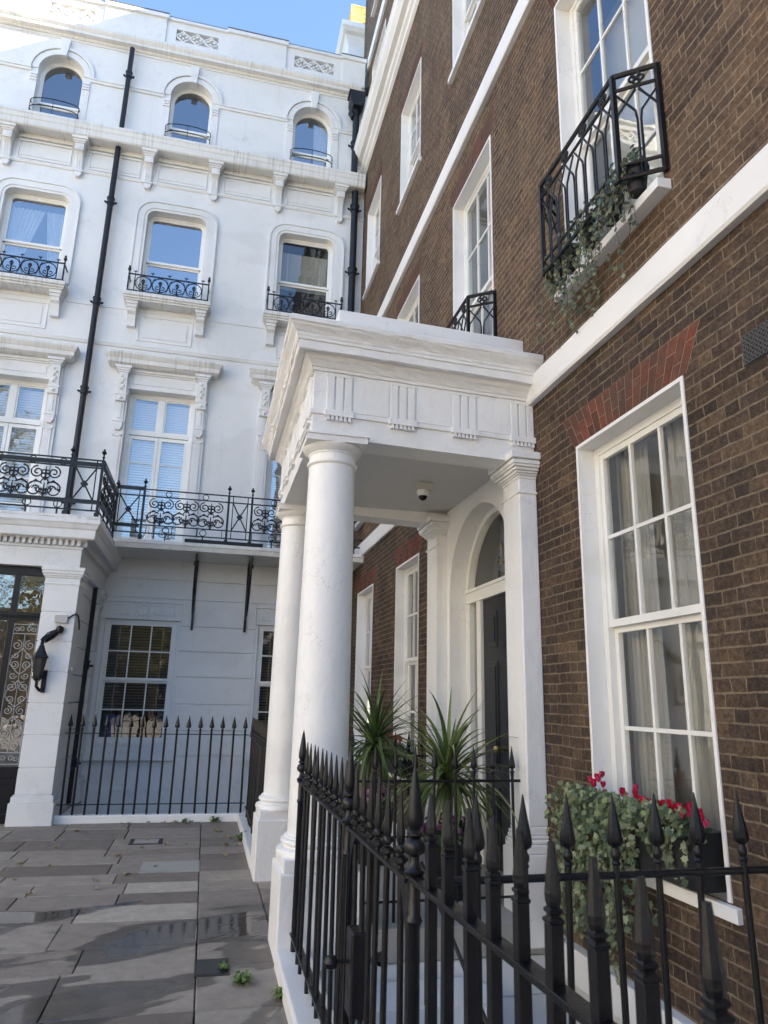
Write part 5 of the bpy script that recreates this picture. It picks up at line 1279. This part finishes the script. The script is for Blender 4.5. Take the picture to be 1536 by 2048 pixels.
# cordylines
def cordyline(x, y_, zp, zc, n, Lr, lb, mt, mf, seed, tilt=0):
    rnd = random.Random(seed)
    t = thing('potted_plant', lb, 'potted plant', (x, y_, -1.53), 'potted cordylines flanking the door')
    m = MB(); m.lathe([(.15, -1.53), (.16, -1.52), (.215, zp-.03), (.225, zp-.03), (.225, zp), (.20, zp), (.20, zp-.05), (.001, zp-.05)], (x, y_, 0), 32, cap=False); m.build('pot', M_black, t, smooth=True)
    m = MB(); m.tube([(x, y_, zp-.05), (x+tilt*.3, y_, (zp+zc)/2), (x+tilt, y_, zc)], [.035, .03, .025], 8); m.build('stem', M_bark, t, smooth=True)
    m = MB()
    for k in range(n):
        az = k*2.399+rnd.uniform(-.2, .2); el = R_(80-112*(k/n)**.95+rnd.uniform(-12, 12)); L = rnd.uniform(*Lr)*(1.0 if k < n*.8 else .8)
        p = Vector((x+tilt, y_, zc+rnd.uniform(-.05, .08))); pts = [p]; N = 8; droop = rnd.uniform(.06, .19)*(1.3 if el < .5 else .8)
        for j in range(N):
            e = el-droop*j*1.05; d = Vector((math.cos(az)*math.cos(e), math.sin(az)*math.cos(e), math.sin(e))); pts.append(pts[-1]+d*(L/N))
        side = Vector((-math.sin(az), math.cos(az), 0)); vs2 = []
        for j, q in enumerate(pts):
            u = j/N; wd = .020*(.55+1.6*u if u < .28 else 1.0*(1-(u-.28)/.72)**.8)+.0006
            d = (pts[min(j+1, N)]-pts[max(j-1, 0)]).normalized(); up_ = side.cross(d)
            vs2 += [tuple(q-side*wd+up_*wd*-.35), tuple(q), tuple(q+side*wd+up_*wd*-.35)]
        m.add(vs2, [f for j in range(N) for f in ((3*j, 3*j+1, 3*j+4, 3*j+3), (3*j+1, 3*j+2, 3*j+5, 3*j+4))])
    m.build('foliage', mt, t, fix=False)
    m = MB(); g_ = MB()
    for k in range(85):
        a = rnd.uniform(0, 2*PI); r = .25*math.sqrt(rnd.uniform(.1, 1)); c = Vector((x+r*math.cos(a), y_+r*math.sin(a), zp+.10-r*.45+rnd.uniform(-.03, .03))); s = rnd.uniform(.022, .034)
        out = Vector((math.cos(a)*.8, math.sin(a)*.8, .8)).normalized(); aa = out.orthogonal().normalized(); bb = out.cross(aa)
        for ring_, el_, rr in ((9, .15, 1.0), (8, .6, .8), (5, 1.1, .5)):
            for q in range(ring_):
                b = 2*PI*q/ring_+ring_; dd = (aa*math.cos(b)+bb*math.sin(b)); e = (dd*math.cos(el_)+out*math.sin(el_)); sd_ = e.cross(out).normalized()*s*.2
                m.add([tuple(c-sd_*.4), tuple(c+e*s*rr*.6-sd_), tuple(c+e*s*rr), tuple(c+e*s*rr*.6+sd_), tuple(c+sd_*.4)], [(0, 1, 2, 3, 4)])
    for k in range(170):
        a = rnd.uniform(0, 2*PI); r = .25*math.sqrt(rnd.random()); leaf(g_, (x+r*math.cos(a), y_+r*math.sin(a), zp+.06-r*.5+rnd.uniform(-.04, .02)), (math.cos(a), math.sin(a), .6), rnd.uniform(.03, .05), roll=rnd.random()*6)
    m.build('flowers', mf, t, fix=False); g_.build('leaves', M_ivy_dark, t, fix=False)
cordyline(2.04, 6.05, -1.0, -.64, 115, (.62, 1.0), 'large green cordyline in a black pot with purple flowers, the one nearer the viewer', M_cord, M_pink, 2)
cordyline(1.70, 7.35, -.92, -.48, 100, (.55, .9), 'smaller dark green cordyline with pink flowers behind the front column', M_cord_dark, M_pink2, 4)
# fallen leaves
rnd = random.Random(21); protos = []
for v in range(4):
    m = MB(); shape = [(0, -.5), (.12, -.2), (.45, -.25), (.3, 0), (.5, .22), (.18, .2), (0, .55), (-.16, .22), (-.48, .2), (-.28, 0), (-.42, -.28), (-.12, -.2)]
    s = .085*rnd.uniform(.8, 1.2); n = len(shape)
    vs2 = [(0, 0, .004)]+[(a*s*rnd.uniform(.8, 1.1), b*s*rnd.uniform(.8, 1.1), rnd.uniform(.0, .028)) for a, b in shape]
    m.add(vs2, [(0, 1+i, 1+(i+1) % n) for i in range(n)]); protos.append(m.build('fallen_leaf', M_deadleaf, fix=False))
spots = [(-1.9+rnd.uniform(-.3, .4), 8.0+rnd.uniform(-.5, .7)) for _ in range(10)]+[(.40+rnd.uniform(-.15, .15), rnd.uniform(8.6, 10.8)) for _ in range(9)]+[(rnd.uniform(-1.6, .4), rnd.uniform(8.2, 10.9)) for _ in range(14)]+[(rnd.uniform(-1.0, .5), 10.93+rnd.uniform(-.06, .04)) for _ in range(9)]+[(rnd.uniform(-2.0, -.3), rnd.uniform(6.2, 8.0)) for _ in range(5)]
for i, (x, y_) in enumerate(spots):
    o = protos[i] if i < 4 else protos[i % 4].copy()
    if i >= 4: col.objects.link(o)
    o.location = (x, y_, GZ+.005); o.rotation_euler = (rnd.uniform(-.15, .15), rnd.uniform(-.15, .15), rnd.uniform(0, 6.28)); k = rnd.uniform(.6, 1.25); o.scale = (k, k, k)
    tag(o, 'dry curled brown leaf fallen on the paving stones', 'leaf', 'fallen leaves on the pavement')
# weeds
def weed(x, y_, n, r, lb, seed, z=GZ):
    rnd = random.Random(seed); m = MB()
    for k in range(n):
        a = rnd.uniform(0, 6.28); L = r*rnd.uniform(.5, 1); h = L*rnd.uniform(.3, .9); w_ = .006+r*.05
        d = Vector((math.cos(a), math.sin(a), 0)); s = Vector((-d.y, d.x, 0))*w_; b = Vector((x+rnd.uniform(-.02, .02), y_+rnd.uniform(-.02, .02), z))
        m.add([tuple(b), tuple(b+d*L*.5-s+Vector((0, 0, h))), tuple(b+d*L+Vector((0, 0, h*.7))), tuple(b+d*L*.5+s+Vector((0, 0, h)))], [(0, 1, 2, 3)])
    tag(m.build('weed', M_weed, fix=False), lb, 'weed')
weed(.36, 5.0, 60, .085, 'bright green weed rosette growing between the flagstones', 1)
weed(.57, 4.75, 40, .09, 'weed tuft growing against the near white curb', 2)
weed(.56, 9.55, 50, .13, 'weeds and leaves gathered against the far white curb', 3)
weed(.25, 10.96, 40, .10, 'small weed tuft at the foot of the white curb before the railings', 4)
weed(-.15, 10.97, 24, .07, 'tiny weed sprouting at the base of the curb near the railings', 5)
weed(.26, 5.27, 24, .06, 'small weeds round the edge of the dark iron cover', 6)
# access covers
t = thing('manhole_cover', 'square pale stone-filled access cover with dark frame near the railings', 'manhole cover', (-.55, 9.6, GZ))
MB().box(-.74, -.36, 9.45, 9.80, GZ-.03, GZ+.006).build('frame', M_iron_cover, t); MB().box(-.69, -.41, 9.50, 9.75, GZ-.02, GZ+.009).build('lid', M_cover_light, t)
t = thing('manhole_cover', 'small dark metal access cover set in the wet flagstones', 'manhole cover', (.17, 5.3, GZ))
MB().box(.07, .29, 5.16, 5.46, GZ-.03, GZ+.006).build('frame', M_iron_cover, t); MB().box(.085, .275, 5.18, 5.44, GZ-.02, GZ+.008).build('lid', mat('wet_dark_metal', (.03, .03, .035), .25, .3), t)
o = tag(MB().box(-.50, .08, 8.0, 8.5, GZ-.03, GZ+.005).build('paving_patch', M_cover_light), kind='structure')

# ================================================================== OUT OF VIEW: terrace added for reflections and warm bounce light; mirrored street trees
ot = thing('added_opposite_terrace', 'unseen cream stucco terrace added across the street to bounce warm light, mirrored in window glass', 'building', (-14, 0, GZ))
M_opp = paint('cream_stucco', (.78, .74, .66), (.4, .36, .3), .3)
TO = lambda p: (-19-p[2], p[0], p[1])
oh = [dict(u0=y_-.6, u1=y_+.6, v0=z_, v1=z_+2) for y_ in range(-24, 12, 3) for z_ in (-.9, 3, 6.2, 9.2)]
m = MB(TO); wall(m, -32, 12.9, GZ, 12.5, oh); m.build('wall', M_opp, ot, fix=False)
m = MB(TO)
for h in oh: m.quad((h['u0'], h['v0'], .15), (h['u1'], h['v0'], .15), (h['u1'], h['v1'], .15), (h['u0'], h['v1'], .15))
m.build('window', M_dark, ot, fix=False)
m = MB(TO)
for h in oh: m.box(h['u0']-.1, h['u1']+.1, h['v0']-.12, h['v0'], -.12, .1)
m.box(-32, 12.9, 12.0, 12.3, -.35, 0); m.box(-26, 13, 2.3, 2.5, -.1, 0); m.build('cornice', M_opp, ot)
m = MB(); m.box(-28, -19.01, -32, 12.9, 12.3, 12.5); m.build('roof', M_lead, ot)
def tree(x, y_, h, r, lb, seed):
    rnd = random.Random(seed); t = thing('street_tree', lb, 'tree', (x, y_, GZ))
    m = MB(); m.tube([(x, y_, GZ), (x+.1, y_, GZ+h*.3), (x, y_+.1, GZ+h*.6)], [.28, .2, .12], 10)
    for k in range(7):
        a = k*.9; z = GZ+h*(.35+.06*k); m.tube([(x, y_, z), (x+r*.4*math.cos(a), y_+r*.4*math.sin(a), z+h*.12), (x+r*.75*math.cos(a), y_+r*.75*math.sin(a), z+h*.2)], [.1, .06, .02], 6)
    m.build('trunk', M_bark, t, smooth=True); m = MB()
    cl = [(x+rnd.gauss(0, r*.45), y_+rnd.gauss(0, r*.45), GZ+h*.66+rnd.gauss(0, h*.15)) for _ in range(60)]
    for c in cl:
        for k in range(90):
            p = Vector(c)+Vector((rnd.gauss(0, .45), rnd.gauss(0, .45), rnd.gauss(0, .38))); leaf(m, p, (rnd.uniform(-1, 1), rnd.uniform(-1, 1), rnd.uniform(-.3, 1)), rnd.uniform(.12, .22), [(0, -.5), (.35, 0), (0, .5), (-.35, 0)], rnd.random()*6)
    m.build('crown', M_tree, t, fix=False)
tree(-9.5, -20, 12, 3.6, 'autumn street tree behind the viewer, mirrored in the porch transom', 1)
tree(-13.6, -19, 23, 4.8, 'tall street tree behind the viewer, mirrored in the left french window', 2)
tree(-3.5, -24, 9, 3.4, 'smaller street tree behind the viewer, mirrored low in the ground floor panes', 3)

# unseen terrace added behind the viewer to keep bright horizon sky out of the panes
bt = thing('added_end_terrace', 'unseen brown brick terrace added behind the viewer to darken the ground floor reflections', 'building', (0, -42, GZ))
TE = lambda p: (p[0], -42-p[2], p[1])
eh = [dict(u0=x_-.6, u1=x_+.6, v0=z_, v1=z_+2) for x_ in range(-34, 30, 3) for z_ in (-.9, 3, 6.6)]
eh = [h for h in eh if h['v0'] < 6]
m = MB(TE); wall(m, -36, 30, GZ, 6.5, eh); m.build('wall', M_brick_side, bt, fix=False)
m = MB(TE)
for h in eh: m.quad((h['u0'], h['v0'], .15), (h['u1'], h['v0'], .15), (h['u1'], h['v1'], .15), (h['u0'], h['v1'], .15))
m.build('window', M_dark, bt, fix=False)
m = MB(TE); m.box(-36, 30, 6.3, 6.6, -.3, 8); m.build('roof', M_lead, bt)
